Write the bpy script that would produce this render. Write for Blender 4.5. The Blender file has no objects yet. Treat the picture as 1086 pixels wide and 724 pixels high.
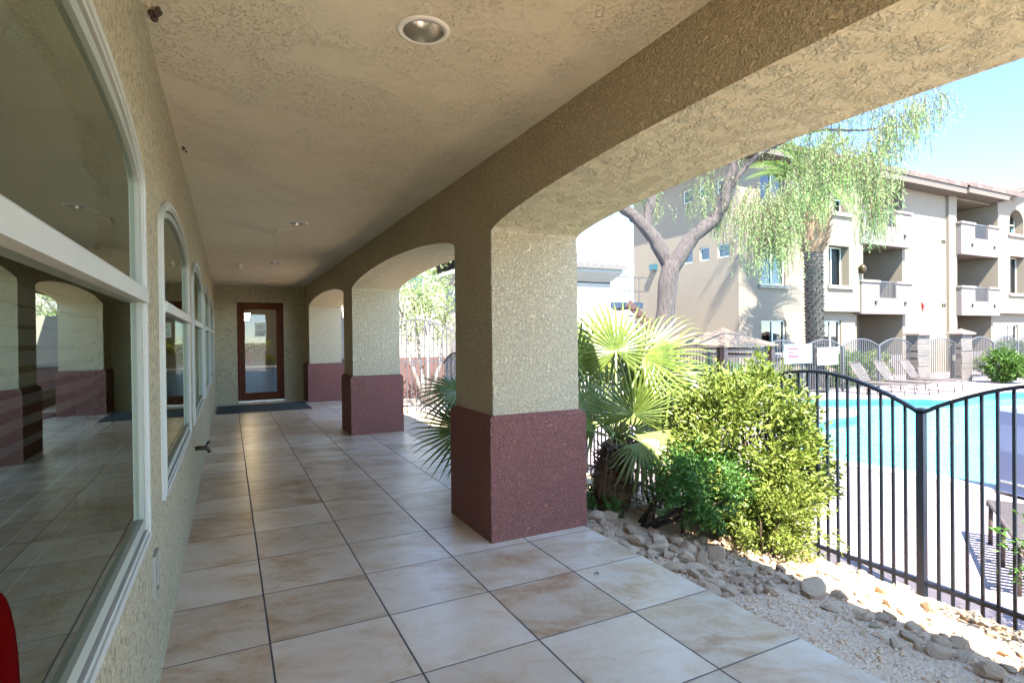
import bpy, math, random
from mathutils import Vector, Matrix, Euler
from mathutils.geometry import tessellate_polygon
random.seed(7)
R = math.radians
scene = bpy.context.scene
COL = scene.collection
ORG = {}

# ------------------------------------------------------------------ helpers
class MB:
    def __init__(s): s.v = []; s.f = []; s.sm = []
    def quad(s, *p, smooth=False):
        n = len(s.v); s.v += [tuple(q) for q in p]; s.f.append(tuple(range(n, n + len(p)))); s.sm.append(smooth)
    def box(s, x0, x1, y0, y1, z0, z1, ch=0.0):
        n = len(s.v)
        if ch:                                     # chamfered top
            s.v += [(x0,y0,z0),(x1,y0,z0),(x1,y1,z0),(x0,y1,z0),(x0,y0,z1-ch),(x1,y0,z1-ch),(x1,y1,z1-ch),(x0,y1,z1-ch),
                    (x0+ch,y0+ch,z1),(x1-ch,y0+ch,z1),(x1-ch,y1-ch,z1),(x0+ch,y1-ch,z1)]
            fs = [(0,3,2,1),(0,1,5,4),(1,2,6,5),(2,3,7,6),(3,0,4,7),(4,5,9,8),(5,6,10,9),(6,7,11,10),(7,4,8,11),(8,9,10,11)]
        else:
            s.v += [(x0,y0,z0),(x1,y0,z0),(x1,y1,z0),(x0,y1,z0),(x0,y0,z1),(x1,y0,z1),(x1,y1,z1),(x0,y1,z1)]
            fs = [(0,3,2,1),(4,5,6,7),(0,1,5,4),(1,2,6,5),(2,3,7,6),(3,0,4,7)]
        s.f += [tuple(i + n for i in f) for f in fs]; s.sm += [False]*len(fs)
    def obox(s, c, ax, ay, az):
        """box from centre and three half-axis vectors"""
        c, ax, ay, az = map(Vector, (c, ax, ay, az)); n = len(s.v)
        for k in (-1, 1):
            for i, j in ((-1,-1),(1,-1),(1,1),(-1,1)):
                s.v.append(tuple(c + ax*i + ay*j + az*k))
        fs = [(0,3,2,1),(4,5,6,7),(0,1,5,4),(1,2,6,5),(2,3,7,6),(3,0,4,7)]
        s.f += [tuple(i + n for i in f) for f in fs]; s.sm += [False]*6
    def bar(s, a, b, w, h=None):
        a, b = Vector(a), Vector(b); h = h or w; d = b - a
        if d.length < 1e-6: return
        u = d.normalized(); r = Vector((0,0,1)) if abs(u.z) < .9 else Vector((1,0,0))
        x = u.cross(r).normalized(); y = u.cross(x).normalized()
        s.obox((a+b)/2, x*w/2, y*h/2, d/2)
    def tube(s, pts, rad, n=8, cap=True, smooth=True):
        pts = [Vector(p) for p in pts]
        if not isinstance(rad, (list, tuple)): rad = [rad]*len(pts)
        base = len(s.v); prev = None
        for i, p in enumerate(pts):
            d = (pts[min(i+1, len(pts)-1)] - pts[max(i-1, 0)])
            d = d.normalized() if d.length > 1e-9 else Vector((0,0,1))
            if prev is None:
                r = Vector((0,0,1)) if abs(d.z) < .9 else Vector((1,0,0)); x = d.cross(r).normalized()
            else:
                x = (prev - d*prev.dot(d)); x = x.normalized() if x.length > 1e-6 else d.orthogonal().normalized()
            prev = x; y = d.cross(x)
            for k in range(n):
                a = 2*math.pi*k/n
                s.v.append(tuple(p + (x*math.cos(a) + y*math.sin(a))*rad[i]))
        for i in range(len(pts)-1):
            for k in range(n):
                a = base+i*n+k; b = base+i*n+(k+1) % n
                s.f.append((a, b, b+n, a+n)); s.sm.append(smooth)
        if cap:
            s.f.append(tuple(base+k for k in range(n))[::-1]); s.sm.append(False)
            s.f.append(tuple(base+(len(pts)-1)*n+k for k in range(n))); s.sm.append(False)
    def lathe(s, prof, c, n=24, smooth=True):
        b = len(s.v)
        for r, z in prof:
            for k in range(n):
                a = 2*math.pi*k/n; s.v.append((c[0]+r*math.cos(a), c[1]+r*math.sin(a), c[2]+z))
        for i in range(len(prof)-1):
            for k in range(n):
                s.f.append((b+i*n+k, b+i*n+(k+1) % n, b+(i+1)*n+(k+1) % n, b+(i+1)*n+k)); s.sm.append(smooth)
    def build(s, name, mat, parent=None):
        me = bpy.data.meshes.new(name)
        o3 = Vector(ORG.get(parent.name, (0,0,0))) if parent else Vector((0,0,0))
        me.from_pydata([(x-o3.x, y-o3.y, z-o3.z) for x, y, z in s.v], [], s.f)
        me.polygons.foreach_set('use_smooth', s.sm)
        me.materials.append(mat); me.update()
        o = bpy.data.objects.new(name, me); COL.objects.link(o)
        if parent: o.parent = parent; ORG[o.name] = tuple(o3)
        return o

def tag(o, label=None, cat=None, group=None, kind=None):
    if label: o['label'] = label
    if cat: o['category'] = cat
    if group: o['group'] = group
    if kind: o['kind'] = kind
    return o
def thing(name, label, cat, loc=(0,0,0), group=None):
    o = bpy.data.objects.new(name, None); COL.objects.link(o); o.location = loc; o.empty_display_size = .1
    ORG[o.name] = tuple(loc)
    return tag(o, label, cat, group)
def struct(o): o['kind'] = 'structure'; return o
def copy_tree(o, parent=None):
    kids = KIDS(o); c = o.copy(); COL.objects.link(c)
    if parent: c.parent = parent
    for k in kids: copy_tree(k, c)
    return c
def KIDS(o): return [x for x in COL.objects if x.parent == o]

# ------------------------------------------------------------------ materials
class NT:
    def __init__(s, name):
        s.m = bpy.data.materials.new(name); s.m.use_nodes = True; s.t = s.m.node_tree
        s.p = s.t.nodes['Principled BSDF']; s.out = s.t.nodes['Material Output']
    def n(s, typ, ins=None, **kw):
        x = s.t.nodes.new(typ)
        for k, v in kw.items(): setattr(x, k, v)
        for k, v in (ins or {}).items(): s.set(x.inputs[k], v)
        return x
    def set(s, sock, v):
        if isinstance(v, bpy.types.NodeSocket): s.t.links.new(v, sock)
        else: sock.default_value = v
    def pos(s): return s.n('ShaderNodeNewGeometry').outputs['Position']
    def obj(s): return s.n('ShaderNodeTexCoord').outputs['Object']
    def noise(s, vec, scale, detail=4, rough=.55, dist=0.0):
        return s.n('ShaderNodeTexNoise', {'Vector': vec, 'Scale': scale, 'Detail': detail, 'Roughness': rough, 'Distortion': dist}).outputs['Fac']
    def vor(s, vec, scale, feature='F1', out='Distance'):
        return s.n('ShaderNodeTexVoronoi', {'Vector': vec, 'Scale': scale}, feature=feature).outputs[out]
    def ma(s, op, a, b=0.0, c=0.0, clamp=False):
        x = s.n('ShaderNodeMath', operation=op, use_clamp=clamp)
        s.set(x.inputs[0], a); s.set(x.inputs[1], b); s.set(x.inputs[2], c); return x.outputs[0]
    def ramp(s, f, stops):
        x = s.n('ShaderNodeValToRGB', {'Fac': f}); e = x.color_ramp.elements
        while len(e) < len(stops): e.new(.5)
        for q, (p, c) in zip(e, stops): q.position = p; q.color = (c[0], c[1], c[2], 1) if isinstance(c, (tuple, list)) else (c, c, c, 1)
        return x.outputs['Color']
    def mix(s, f, a, b, mode='MIX'):
        x = s.n('ShaderNodeMix', data_type='RGBA', blend_type=mode)
        s.set(x.inputs[0], f)
        for k, v in ((6, a), (7, b)):
            s.set(x.inputs[k], v if isinstance(v, bpy.types.NodeSocket) else (v[0], v[1], v[2], 1))
        return x.outputs[2]
    def scl(s, vec, k):
        x = s.n('ShaderNodeVectorMath', {0: vec, 1: k}, operation='MULTIPLY'); return x.outputs[0]
    def bump(s, h, strength=.5, dist=.01, normal=None):
        x = s.n('ShaderNodeBump', {'Height': h, 'Strength': strength, 'Distance': dist})
        if normal is not None: s.set(x.inputs['Normal'], normal)
        return x.outputs['Normal']
    def fin(s, col=None, rough=None, normal=None, **kw):
        if col is not None: s.set(s.p.inputs['Base Color'], col if isinstance(col, bpy.types.NodeSocket) else (*col, 1))
        if rough is not None: s.set(s.p.inputs['Roughness'], rough)
        if normal is not None: s.set(s.p.inputs['Normal'], normal)
        for k, v in kw.items(): s.set(s.p.inputs[k.replace('_', ' ')], v)
        return s.m

def plain(name, col, rough=.5, metal=0.0, var=.12, scale=14, bump=0.0, bscale=80, **kw):
    t = NT(name); p = t.obj(); f = t.noise(p, scale, 4)
    c = t.mix(f, [x*(1-var) for x in col], [min(1, x*(1+var)) for x in col])
    nrm = t.bump(t.noise(p, bscale, 3), bump, .005) if bump else None
    return t.fin(c, t.ma('MULTIPLY_ADD', f, .15, rough-.07), nrm, Metallic=metal, **kw)

def stucco(name, col, scale=70, strength=.55, dist=.012, var=.1, skip=0.0, bev=.012, rough=.9, speck=.0, sps=0):
    t = NT(name); p = t.pos()
    a = t.noise(p, scale, 3, .6, 1.1); b = t.noise(p, scale*2.7, 2, .6); big = t.noise(p, 1.3, 4)
    h = t.ma('ADD', t.ramp(a, [(.36, 0), (.62, 1)]), t.ma('MULTIPLY', b, .45))
    if skip:
        m = t.ramp(t.noise(p, skip, 3, .6), [(.42, .12), (.62, 1)])
        h = t.ma('MULTIPLY', h, m)
    c = t.mix(big, [x*(1-var) for x in col], [x*(1+var) for x in col])
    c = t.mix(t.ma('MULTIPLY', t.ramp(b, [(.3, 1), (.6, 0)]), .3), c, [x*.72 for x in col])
    if speck:
        g = t.noise(p, sps or scale*1.25, 3, .7, .6)  # speckle of the stucco, with its pore shading painted into the colour
        c = t.mix(t.ma('MULTIPLY', t.ramp(g, [(.36, 1), (.47, 0)]), speck), c, [x*.5 for x in col])
        c = t.mix(t.ma('MULTIPLY', t.ramp(g, [(.56, 0), (.66, 1)]), speck), c, [min(.85, x*1.3) for x in col])
    bn = t.n('ShaderNodeBevel', {'Radius': bev}, samples=3).outputs[0] if bev else None
    return t.fin(c, rough, t.bump(h, strength, dist, bn), **{'Specular_IOR_Level': .25})

def ceiling_mat():
    t = NT('ceiling_stucco'); p = t.pos()
    q = t.scl(p, (1, .75, 1))
    fine = t.noise(q, 80, 5, .7, .5); pit = t.ramp(fine, [(.34, 0), (.46, 1)])
    mask = t.ramp(t.noise(p, 2.6, 5, .65), [(.40, 0), (.60, 1)])
    big = t.noise(p, .9, 6, .65)
    h = t.ma('ADD', t.ma('MULTIPLY', pit, mask), t.ma('MULTIPLY', t.noise(p, 140, 2), .12))
    c = t.mix(big, (.585, .53, .385), (.67, .605, .45))
    spot = t.ramp(t.noise(p, 22, 3, .7, .8), [(.27, 1), (.31, 0)])
    c = t.mix(t.ma('MULTIPLY', spot, t.ma('MULTIPLY', mask, .5)), c, (.16, .12, .08))
    return t.fin(c, .85, t.bump(h, .8, .008), **{'Specular_IOR_Level': .25})

TX0, TY0, TT = .1635, 2.4149, .5955
def tile_mat():
    t = NT('travertine_floor_tile'); p = t.pos()
    s = t.n('ShaderNodeSeparateXYZ', {0: p})
    u = t.ma('MULTIPLY_ADD', s.outputs[0], 1/TT, -TX0/TT); v = t.ma('MULTIPLY_ADD', s.outputs[1], 1/TT, -TY0/TT)
    fu, fv = t.ma('FRACT', u), t.ma('FRACT', v); cu, cv = t.ma('FLOOR', u), t.ma('FLOOR', v)
    cell = t.n('ShaderNodeCombineXYZ', {0: cu, 1: cv}).outputs[0]
    wn = t.n('ShaderNodeTexWhiteNoise', {'Vector': cell}, noise_dimensions='2D')
    eu = t.ma('MINIMUM', fu, t.ma('SUBTRACT', 1.0, fu)); ev = t.ma('MINIMUM', fv, t.ma('SUBTRACT', 1.0, fv))
    e = t.ma('MINIMUM', eu, t.ma('MULTIPLY', ev, 1.25))
    g = t.ramp(t.ma('ADD', e, t.ma('MULTIPLY_ADD', t.noise(p, 60, 2), .004, -.002)), [(.0062, 1), (.0092, 0)])
    off = t.scl(cell, (3.7, 5.3, 0)); vec = t.n('ShaderNodeVectorMath', {0: p, 1: off}, operation='ADD').outputs[0]
    vec = t.n('ShaderNodeVectorRotate', {'Vector': vec, 'Angle': .35}, rotation_type='Z_AXIS').outputs[0]
    a = t.noise(t.scl(vec, (1.0, 1.5, 1)), 2.7, 9, .66, .45); b = t.noise(vec, 26, 6, .75, .5)
    f = t.ma('MULTIPLY_ADD', b, .28, t.ma('MULTIPLY_ADD', a, 1.0, -.11))
    f = t.ma('ADD', f, t.ma('MULTIPLY_ADD', wn.outputs['Value'], .12, -.06))
    c = t.ramp(f, [(.33, (.36, .215, .115)), (.44, (.475, .335, .21)), (.54, (.545, .43, .305)), (.70, (.595, .51, .40))])
    hs = t.n('ShaderNodeHueSaturation', {'Color': c, 'Value': t.ma('MULTIPLY_ADD', wn.outputs['Value'], .22, .9)}).outputs[0]
    dirt = t.ramp(t.noise(p, .8, 5, .6), [(.35, .86), (.6, 1)])
    hs = t.mix(1.0, hs, dirt, 'MULTIPLY')
    col = t.mix(g, hs, t.mix(t.noise(p, 2.3, 5, .7), (.022, .022, .026), (.06, .052, .048)))
    ro = t.ma('ADD', t.ma('MULTIPLY_ADD', b, .20, .24), t.ma('MULTIPLY', g, .4))
    h = t.ma('SUBTRACT', t.ma('MULTIPLY', f, .12), g)
    return t.fin(col, ro, t.bump(h, .5, .004), **{'Specular_IOR_Level': .65})

def leaf_mat(name, c0, c1, trans=.3, rough=.45, c2=None):
    t = NT(name); p = t.pos()
    r = t.n('ShaderNodeTexWhiteNoise', {'Vector': t.n('ShaderNodeVectorMath', {0: p, 1: (.03, .03, .03)}, operation='SNAP').outputs[0]}, noise_dimensions='3D').outputs['Value']
    big = t.noise(p, 3.5, 3)
    f = t.ma('ADD', t.ma('MULTIPLY', r, .55), t.ma('MULTIPLY', t.ramp(big, [(.3, 0), (.7, 1)]), .45))
    c = t.mix(f, c0, c1)
    if c2: c = t.mix(t.ramp(r, [(.90, 0), (.93, 1)]), c, c2)
    t.fin(c, rough, **{'Specular_IOR_Level': .35})
    tr = t.n('ShaderNodeBsdfTranslucent', {'Color': t.mix(1.0, c, (1.1, 1.2, .75), 'MULTIPLY')})
    mx = t.n('ShaderNodeMixShader', {0: trans, 1: t.p.outputs[0], 2: tr.outputs[0]})
    t.t.links.new(mx.outputs[0], t.out.inputs[0]); return t.m

def glass_mat(name, ior=1.7, tint=(.55, .6, .58), rough=0.0, wob=0.0, coat=0.0, gcol=(.95, .97, .96)):
    t = NT(name)
    fr0 = t.n('ShaderNodeFresnel', {'IOR': ior}).outputs[0]
    class fr: outputs = [t.ma('MULTIPLY_ADD', fr0, 1-coat, coat)]
    gl = t.n('ShaderNodeBsdfGlossy', {'Color': (*gcol, 1), 'Roughness': rough})
    if wob:
        nb = t.bump(t.noise(t.scl(t.pos(), (1, 1, 1.6)), 2.2, 1), wob, .02); t.set(gl.inputs['Normal'], nb)
    tr = t.n('ShaderNodeBsdfTransparent', {'Color': (*tint, 1)})
    mx = t.n('ShaderNodeMixShader', {0: fr.outputs[0], 1: tr.outputs[0], 2: gl.outputs[0]})
    t.t.links.new(mx.outputs[0], t.out.inputs[0]); return t.m

def water_mat():
    t = NT('pool_water'); p = t.pos()
    nb = t.bump(t.ma('ADD', t.noise(p, 2.2, 3, .5, .6), t.ma('MULTIPLY', t.noise(p, 7, 2), .5)), .4, .07)
    fr = t.n('ShaderNodeFresnel', {'IOR': 1.33, 'Normal': nb})
    gl = t.n('ShaderNodeBsdfGlossy', {'Roughness': .02, 'Normal': nb})
    tr = t.n('ShaderNodeBsdfTransparent', {'Color': (.55, .93, .96, 1)})
    mx = t.n('ShaderNodeMixShader', {0: fr.outputs[0], 1: tr.outputs[0], 2: gl.outputs[0]})
    t.t.links.new(mx.outputs[0], t.out.inputs[0]); return t.m

def basin_mat():
    t = NT('pool_plaster'); p = t.pos()
    w = t.noise(p, 1.2, 2, .5, .5)
    q = t.n('ShaderNodeVectorMath', {0: p, 1: t.n('ShaderNodeCombineXYZ', {0: t.ma('MULTIPLY', w, .8), 1: t.ma('MULTIPLY', w, .6)}).outputs[0]}, operation='ADD').outputs[0]
    ca = t.ramp(t.vor(q, 2.6, 'DISTANCE_TO_EDGE'), [(0, 1), (.10, 0)])
    return t.fin(t.mix(t.ma('MULTIPLY', t.noise(p, 2, 3), .6), (.27, .58, .63), (.36, .66, .70)), .6)

def paver_mat():
    t = NT('deck_paver'); p = t.pos()
    q = t.n('ShaderNodeVectorRotate', {'Vector': p, 'Angle': .6}, rotation_type='Z_AXIS').outputs[0]
    br = t.n('ShaderNodeTexBrick', {'Vector': q, 'Scale': 1.0, 'Mortar Size': .006, 'Brick Width': .24, 'Row Height': .16, 'Color1': (.21, .165, .16, 1), 'Color2': (.265, .21, .205, 1), 'Mortar': (.09, .07, .068, 1), 'Mortar Smooth': .2})
    c = t.mix(t.noise(p, 1.1, 5), br.outputs['Color'], (.24, .19, .185))
    return t.fin(c, .85, t.bump(br.outputs['Fac'], -.4, .004))

def dirt_mat():
    t = NT('bed_soil'); p = t.pos()
    a = t.noise(p, 3, 6, .7); v = t.vor(p, 55, 'F1', 'Color'); d = t.vor(p, 55)
    c = t.mix(a, (.44, .295, .17), (.54, .40, .255))
    sv = t.n('ShaderNodeSeparateColor', {0: v}).outputs[0]
    c = t.mix(t.ma('MULTIPLY', t.ramp(sv, [(.35, 0), (.45, 1)]), .45), c, t.mix(sv, (.24, .15, .11), (.54, .40, .30)))
    return t.fin(c, .95, t.bump(t.ma('ADD', t.ma('MULTIPLY', d, -.8), t.noise(p, 25, 4)), .9, .015))

def rock_mat():
    t = NT('bed_rock'); p = t.obj(); oi = t.n('ShaderNodeObjectInfo').outputs['Random']
    a = t.noise(p, 1.6, 6, .65, .5); b = t.noise(p, 7, 5, .7)
    c = t.mix(a, (.45, .28, .155), (.58, .42, .27)); c2 = t.mix(b, (.50, .35, .22), (.60, .47, .33))
    c = t.mix(oi, c, c2)
    return t.fin(c, .9, t.bump(b, .7, .08))

def bark_mat(name, c0, c1, scale=6):
    t = NT(name); p = t.pos()
    a = t.noise(t.scl(p, (3, 3, .5)), scale, 8, .75, 1.2)
    return t.fin(t.ramp(a, [(.3, c0), (.65, c1)]), .9, t.bump(a, 1.0, .09))

def stone_mat():
    t = NT('ledge_stone'); p = t.pos()
    s = t.n('ShaderNodeSeparateXYZ', {0: p})
    q = t.n('ShaderNodeCombineXYZ', {0: t.ma('ADD', s.outputs[0], s.outputs[1]), 1: s.outputs[2]}).outputs[0]
    br = t.n('ShaderNodeTexBrick', {'Vector': q, 'Scale': 1.0, 'Mortar Size': .012, 'Brick Width': .30, 'Row Height': .10, 'Color1': (.105, .088, .076, 1), 'Color2': (.05, .043, .038, 1), 'Mortar': (.07, .06, .05, 1)}, offset=.37)
    c = t.mix(t.noise(p, 9, 4), br.outputs['Color'], (.09, .078, .07))
    return t.fin(c, .9, t.bump(t.ma('ADD', br.outputs['Fac'], t.ma('MULTIPLY', t.noise(p, 14, 4), -.6)), -.9, .03))

def wood_mat():
    t = NT('door_mahogany'); p = t.pos()
    a = t.noise(t.scl(p, (14, 14, 1.2)), 3, 6, .6, 1.2)
    return t.fin(t.ramp(a, [(.3, (.055, .016, .007)), (.7, (.115, .036, .015))]), .75, None, **{'Specular_IOR_Level': .12})

def tile_roof_mat():
    t = NT('clay_roof_tile'); p = t.pos()
    a = t.noise(p, 5, 5); v = t.vor(p, 3.2, 'F1', 'Color'); sv = t.n('ShaderNodeSeparateColor', {0: v}).outputs[0]
    return t.fin(t.mix(sv, t.mix(a, (.045, .027, .021), (.07, .045, .036)), (.09, .066, .055)), .85)

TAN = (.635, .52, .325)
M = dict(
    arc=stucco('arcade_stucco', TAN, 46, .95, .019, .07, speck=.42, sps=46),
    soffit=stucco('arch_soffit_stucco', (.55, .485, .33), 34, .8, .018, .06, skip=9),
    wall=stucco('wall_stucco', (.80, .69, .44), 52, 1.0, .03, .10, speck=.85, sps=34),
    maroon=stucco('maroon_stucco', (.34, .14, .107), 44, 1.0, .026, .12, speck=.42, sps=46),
    ceil=ceiling_mat(), tile=tile_mat(), conc=plain('slab_concrete', (.40, .36, .31), .9, var=.2, bump=.3),
    white=plain('window_white_vinyl', (.40, .41, .355), .45, var=.08, scale=5),
    gasket=plain('window_gasket', (.02, .016, .03), .6),
    sash=plain('window_sash_vinyl', (.29, .315, .25), .45, var=.1, scale=5),
    glass=glass_mat('window_glass', 2.35, (.72, .76, .70), 0, .006, .34, (.80, .90, .80)), doorglass=glass_mat('door_glass', 1.5, (.85, .88, .86)),
    aglass=None, iron=plain('fence_black_iron', (.004, .007, .014), .45, .0, var=.3, scale=30, bump=.15, **{'Specular_IOR_Level': .3}),
    farfence=plain('far_fence_iron', (.05, .05, .055), .5),
    water=water_mat(), basin=basin_mat(), paver=paver_mat(), dirt=dirt_mat(), rock=rock_mat(),
    bandtile=plain('waterline_tile', (.03, .14, .18), .25, var=.5, scale=30), coping=plain('pool_coping', (.36, .31, .275), .85, var=.12, bump=.2),
    wood=wood_mat(), brass=plain('door_brass', (.45, .36, .2), .3, .9), mat=plain('door_mat_fibre', (.022, .036, .034), .98, var=.5, scale=70, bump=.8, bscale=300),
    paper=plain('notice_paper', (.70, .72, .62), .7, var=.04), ink=plain('printed_ink', (.10, .12, .12), .7), redink=plain('red_print', (.25, .015, .04), .7),
    cyan=plain('cyan_vinyl_banner', (.15, .225, .24), .6, var=.05), wbanner=plain('white_vinyl_banner', (.20, .185, .185), .6, var=.04),
    apt=stucco('apartment_stucco', (.155, .13, .098), 45, .3, .01, .06, bev=0), apt2=stucco('balcony_stucco', (.12, .105, .098), 45, .3, .01, .05, bev=0),
    aptdark=stucco('shed_stucco', (.21, .19, .16), 45, .3, .01, .05, bev=0),
    trim=plain('facade_trim', (.15, .13, .11), .85, var=.06), roof=tile_roof_mat(), fascia=plain('roof_fascia', (.075, .06, .047), .8),
    stone=stone_mat(), cap=plain('pillar_cap_stone', (.14, .095, .078), .85, var=.15, bump=.3),
    reddoor=plain('unit_door', (.22, .12, .055), .5), utility=plain('utility_metal', (.30, .31, .30), .5),
    steel=plain('brushed_metal', (.55, .53, .47), .28, .9, var=.08), whitepaint=plain('white_paint', (.75, .72, .64), .5, var=.04),
    plastic=plain('ivory_plastic', (.70, .66, .56), .45, var=.05), bluesteel=plain('stair_blue_steel', (.018, .032, .055), .5),
    bronze=plain('bronze_fitting', (.05, .035, .015), .4, .7), red=plain('red_matte', (.04, .0005, .0004), 1.0, var=.15, **{'Specular_IOR_Level': .03}),
    blind=plain('blind_slat', (.42, .40, .34), .7), carpet=plain('room_carpet', (.10, .085, .07), .95), room=plain('room_paint', (.16, .13, .09), .9),
    counter=plain('counter_panel', (.17, .22, .28), .5, var=.25, scale=3), countertop=plain('counter_top', (.72, .70, .66), .35),
    lounge=plain('lounger_frame', (.085, .062, .055), .45, .2), strap=plain('lounger_strap', (.05, .042, .04), .6), strapl=plain('lounger_strap_pale', (.07, .058, .052), .6),
    cover=plain('pool_lift_cover', (.15, .19, .29), .6, var=.06, scale=4, bump=.25, bscale=9),
    canopy=plain('canopy_fabric', (.17, .118, .078), .85, var=.06), post=plain('gazebo_timber', (.055, .028, .024), .6),
    leafbush=leaf_mat('bush_leaf', (.06, .10, .014), (.24, .28, .055), .3, c2=(.28, .29, .07)), leafdark=leaf_mat('low_bush_leaf', (.035, .10, .018), (.11, .22, .045), .3),
    leafpale=leaf_mat('bush_leaf_pale', (.09, .13, .02), (.22, .25, .05), .35),
    frond=leaf_mat('fan_palm_leaf', (.045, .08, .012), (.15, .185, .035), .2, .4), petiole=plain('palm_petiole', (.22, .27, .09), .5),
    frondpale=leaf_mat('fan_palm_pale_leaf', (.10, .13, .035), (.20, .225, .07), .2, .4),
    boot=bark_mat('palm_boot', (.10, .055, .03), (.36, .215, .125), 6),
    mesq=leaf_mat('willow_leaf', (.16, .24, .08), (.28, .37, .15), .38), bark=bark_mat('grey_bark', (.018, .014, .014), (.13, .105, .095), 9),
    datebark=bark_mat('date_palm_bark', (.035, .025, .02), (.19, .15, .12), 8), dateleaf=leaf_mat('date_palm_leaf', (.10, .16, .04), (.19, .25, .08), .35),
    hedge=leaf_mat('hedge_leaf', (.03, .075, .012), (.09, .16, .025), .3), olive=leaf_mat('light_tree_leaf', (.13, .18, .06), (.23, .28, .11), .35),
    twig=bark_mat('twig_bark', (.07, .045, .03), (.17, .11, .075), 12), palebark=bark_mat('pale_bark', (.25, .21, .18), (.42, .37, .33), 8),
    nest=plain('mud_nest', (.05, .033, .02), .95, bump=.8), sand=plain('desert_ground', (.38, .32, .26), .95, var=.2, scale=2), grass=leaf_mat('grass_blade', (.07, .14, .03), (.16, .24, .06), .3),
    distant=plain('far_stucco', (.27, .25, .22), .9), lampglass=None)
M['leafdry'] = plain('dry_leaf_brown', (.10, .045, .02), .8, var=.3); UPZ = Vector((0,0,1))
M['darkroom'] = plain('dark_room', (.03, .04, .045), .9)
M['aglass'] = glass_mat('apartment_glass', 1.6, (.40, .52, .56))
t = NT('lit_lantern'); M['lampglass'] = t.fin((.9, .8, .6), .5, **{'Emission_Color': (1, .72, .40, 1), 'Emission_Strength': 14.0})
t = NT('pane_dark_curtain'); M['curtain'] = t.fin(t.mix(t.ma('FRACT', t.ma('MULTIPLY', t.n('ShaderNodeSeparateXYZ', {0: t.pos()}).outputs[0], 7.0)), (.20, .21, .21), (.12, .14, .145)), .8)

# ------------------------------------------------------------------ clubhouse
XW, YE, ZC = -.29, 15.1, 2.83            # left wall face, end wall, ceiling
XS, XO = 1.733, 2.485                    # arcade inner / outer face
BAY, SP = 5.215, 2.28
club = thing('clubhouse', 'tan stucco clubhouse with arched arcade, maroon pillar bases and covered tiled walkway', 'building', (0, 0, 0))

def arch_z(t, spring, rise, e=.62): return spring + rise*max(0, 1 - t*t)**e
piers = [(-1.475, -.733), (3.74, 4.482), (8.942, 9.666), (14.203, YE)]
# arcade wall above the arches (> soffits share its mesh shape but not its texture)
mb, sfs = MB(), {}; ZT = 3.35
def strip(y0, y1, za, zb):
    mb.quad((XS,y0,za),(XS,y1,zb),(XS,y1,ZT),(XS,y0,ZT)); mb.quad((XO,y1,zb),(XO,y0,za),(XO,y0,ZT),(XO,y1,ZT))
for i, (a, b) in enumerate(piers):
    strip(a, b, SP, SP)
    if i < len(piers)-1:
        c, d = b, piers[i+1][0]; N = 40; h = (d-c)/2
        ys = [(c+d)/2 - h*math.cos(math.pi*k/N) for k in range(N+1)]
        zs = [arch_z((y-(c+d)/2)/h, SP, .18) for y in ys]
        for k in range(N):
            strip(ys[k], ys[k+1], zs[k], zs[k+1])
            sfs.setdefault(i, MB()).quad((XS,ys[k],zs[k]),(XO,ys[k],zs[k]),(XO,ys[k+1],zs[k+1]),(XS,ys[k+1],zs[k+1]), smooth=True)
mb.quad((XS,piers[0][0],SP),(XO,piers[0][0],SP),(XO,piers[0][0],ZT),(XS,piers[0][0],ZT))
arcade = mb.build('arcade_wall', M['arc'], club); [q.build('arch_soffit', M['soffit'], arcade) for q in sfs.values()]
for i, (a, b) in enumerate(piers):
    mb = MB(); mb.box(XS, XO, a, b, .85, SP); p = mb.build('pillar', M['arc'], club)
    mb = MB(); e = .042; mb.box(XS-e, XO+e, a-e, b+e if i < 3 else b, -.12, .925, .03)
    w = mb.build('wainscot', M['maroon'], p); w['label'] = 'maroon stucco base of the pillar'
# ceiling, roof slab with eave
mb = MB(); mb.quad((XW-.02,-1.5,ZC),(XS+.02,-1.5,ZC),(XS+.02,YE+.02,ZC),(XW-.02,YE+.02,ZC)); mb.build('ceiling', M['ceil'], club)
mb = MB(); mb.box(-7, XW, -2.62, 20.2, ZT-.002, ZT+.22); mb.box(XW, 2.54, -1.75, 20.2, ZT-.002, ZT+.22); mb.box(XW, XS-.002, -1.5, -1.475, ZC, ZT-.004); mb.build('roof', M['fascia'], club)
# end wall with door opening
DX0, DX1, DZ = .19, 1.24, 2.43
mb = MB()
def wq(x0, x1, z0, z1): mb.quad((x0,YE,z0),(x1,YE,z0),(x1,YE,z1),(x0,YE,z1))
wq(XW-.2, DX0, 0, ZC); wq(DX1, XS+.3, 0, ZC); wq(DX0, DX1, DZ, ZC)
for x in (DX0, DX1): mb.quad((x,YE,0),(x,YE+.18,0),(x,YE+.18,DZ),(x,YE,DZ))
mb.quad((DX0,YE,DZ),(DX1,YE,DZ),(DX1,YE+.18,DZ),(DX0,YE+.18,DZ)); mb.build('end_wall', M['wall'], club)
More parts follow.
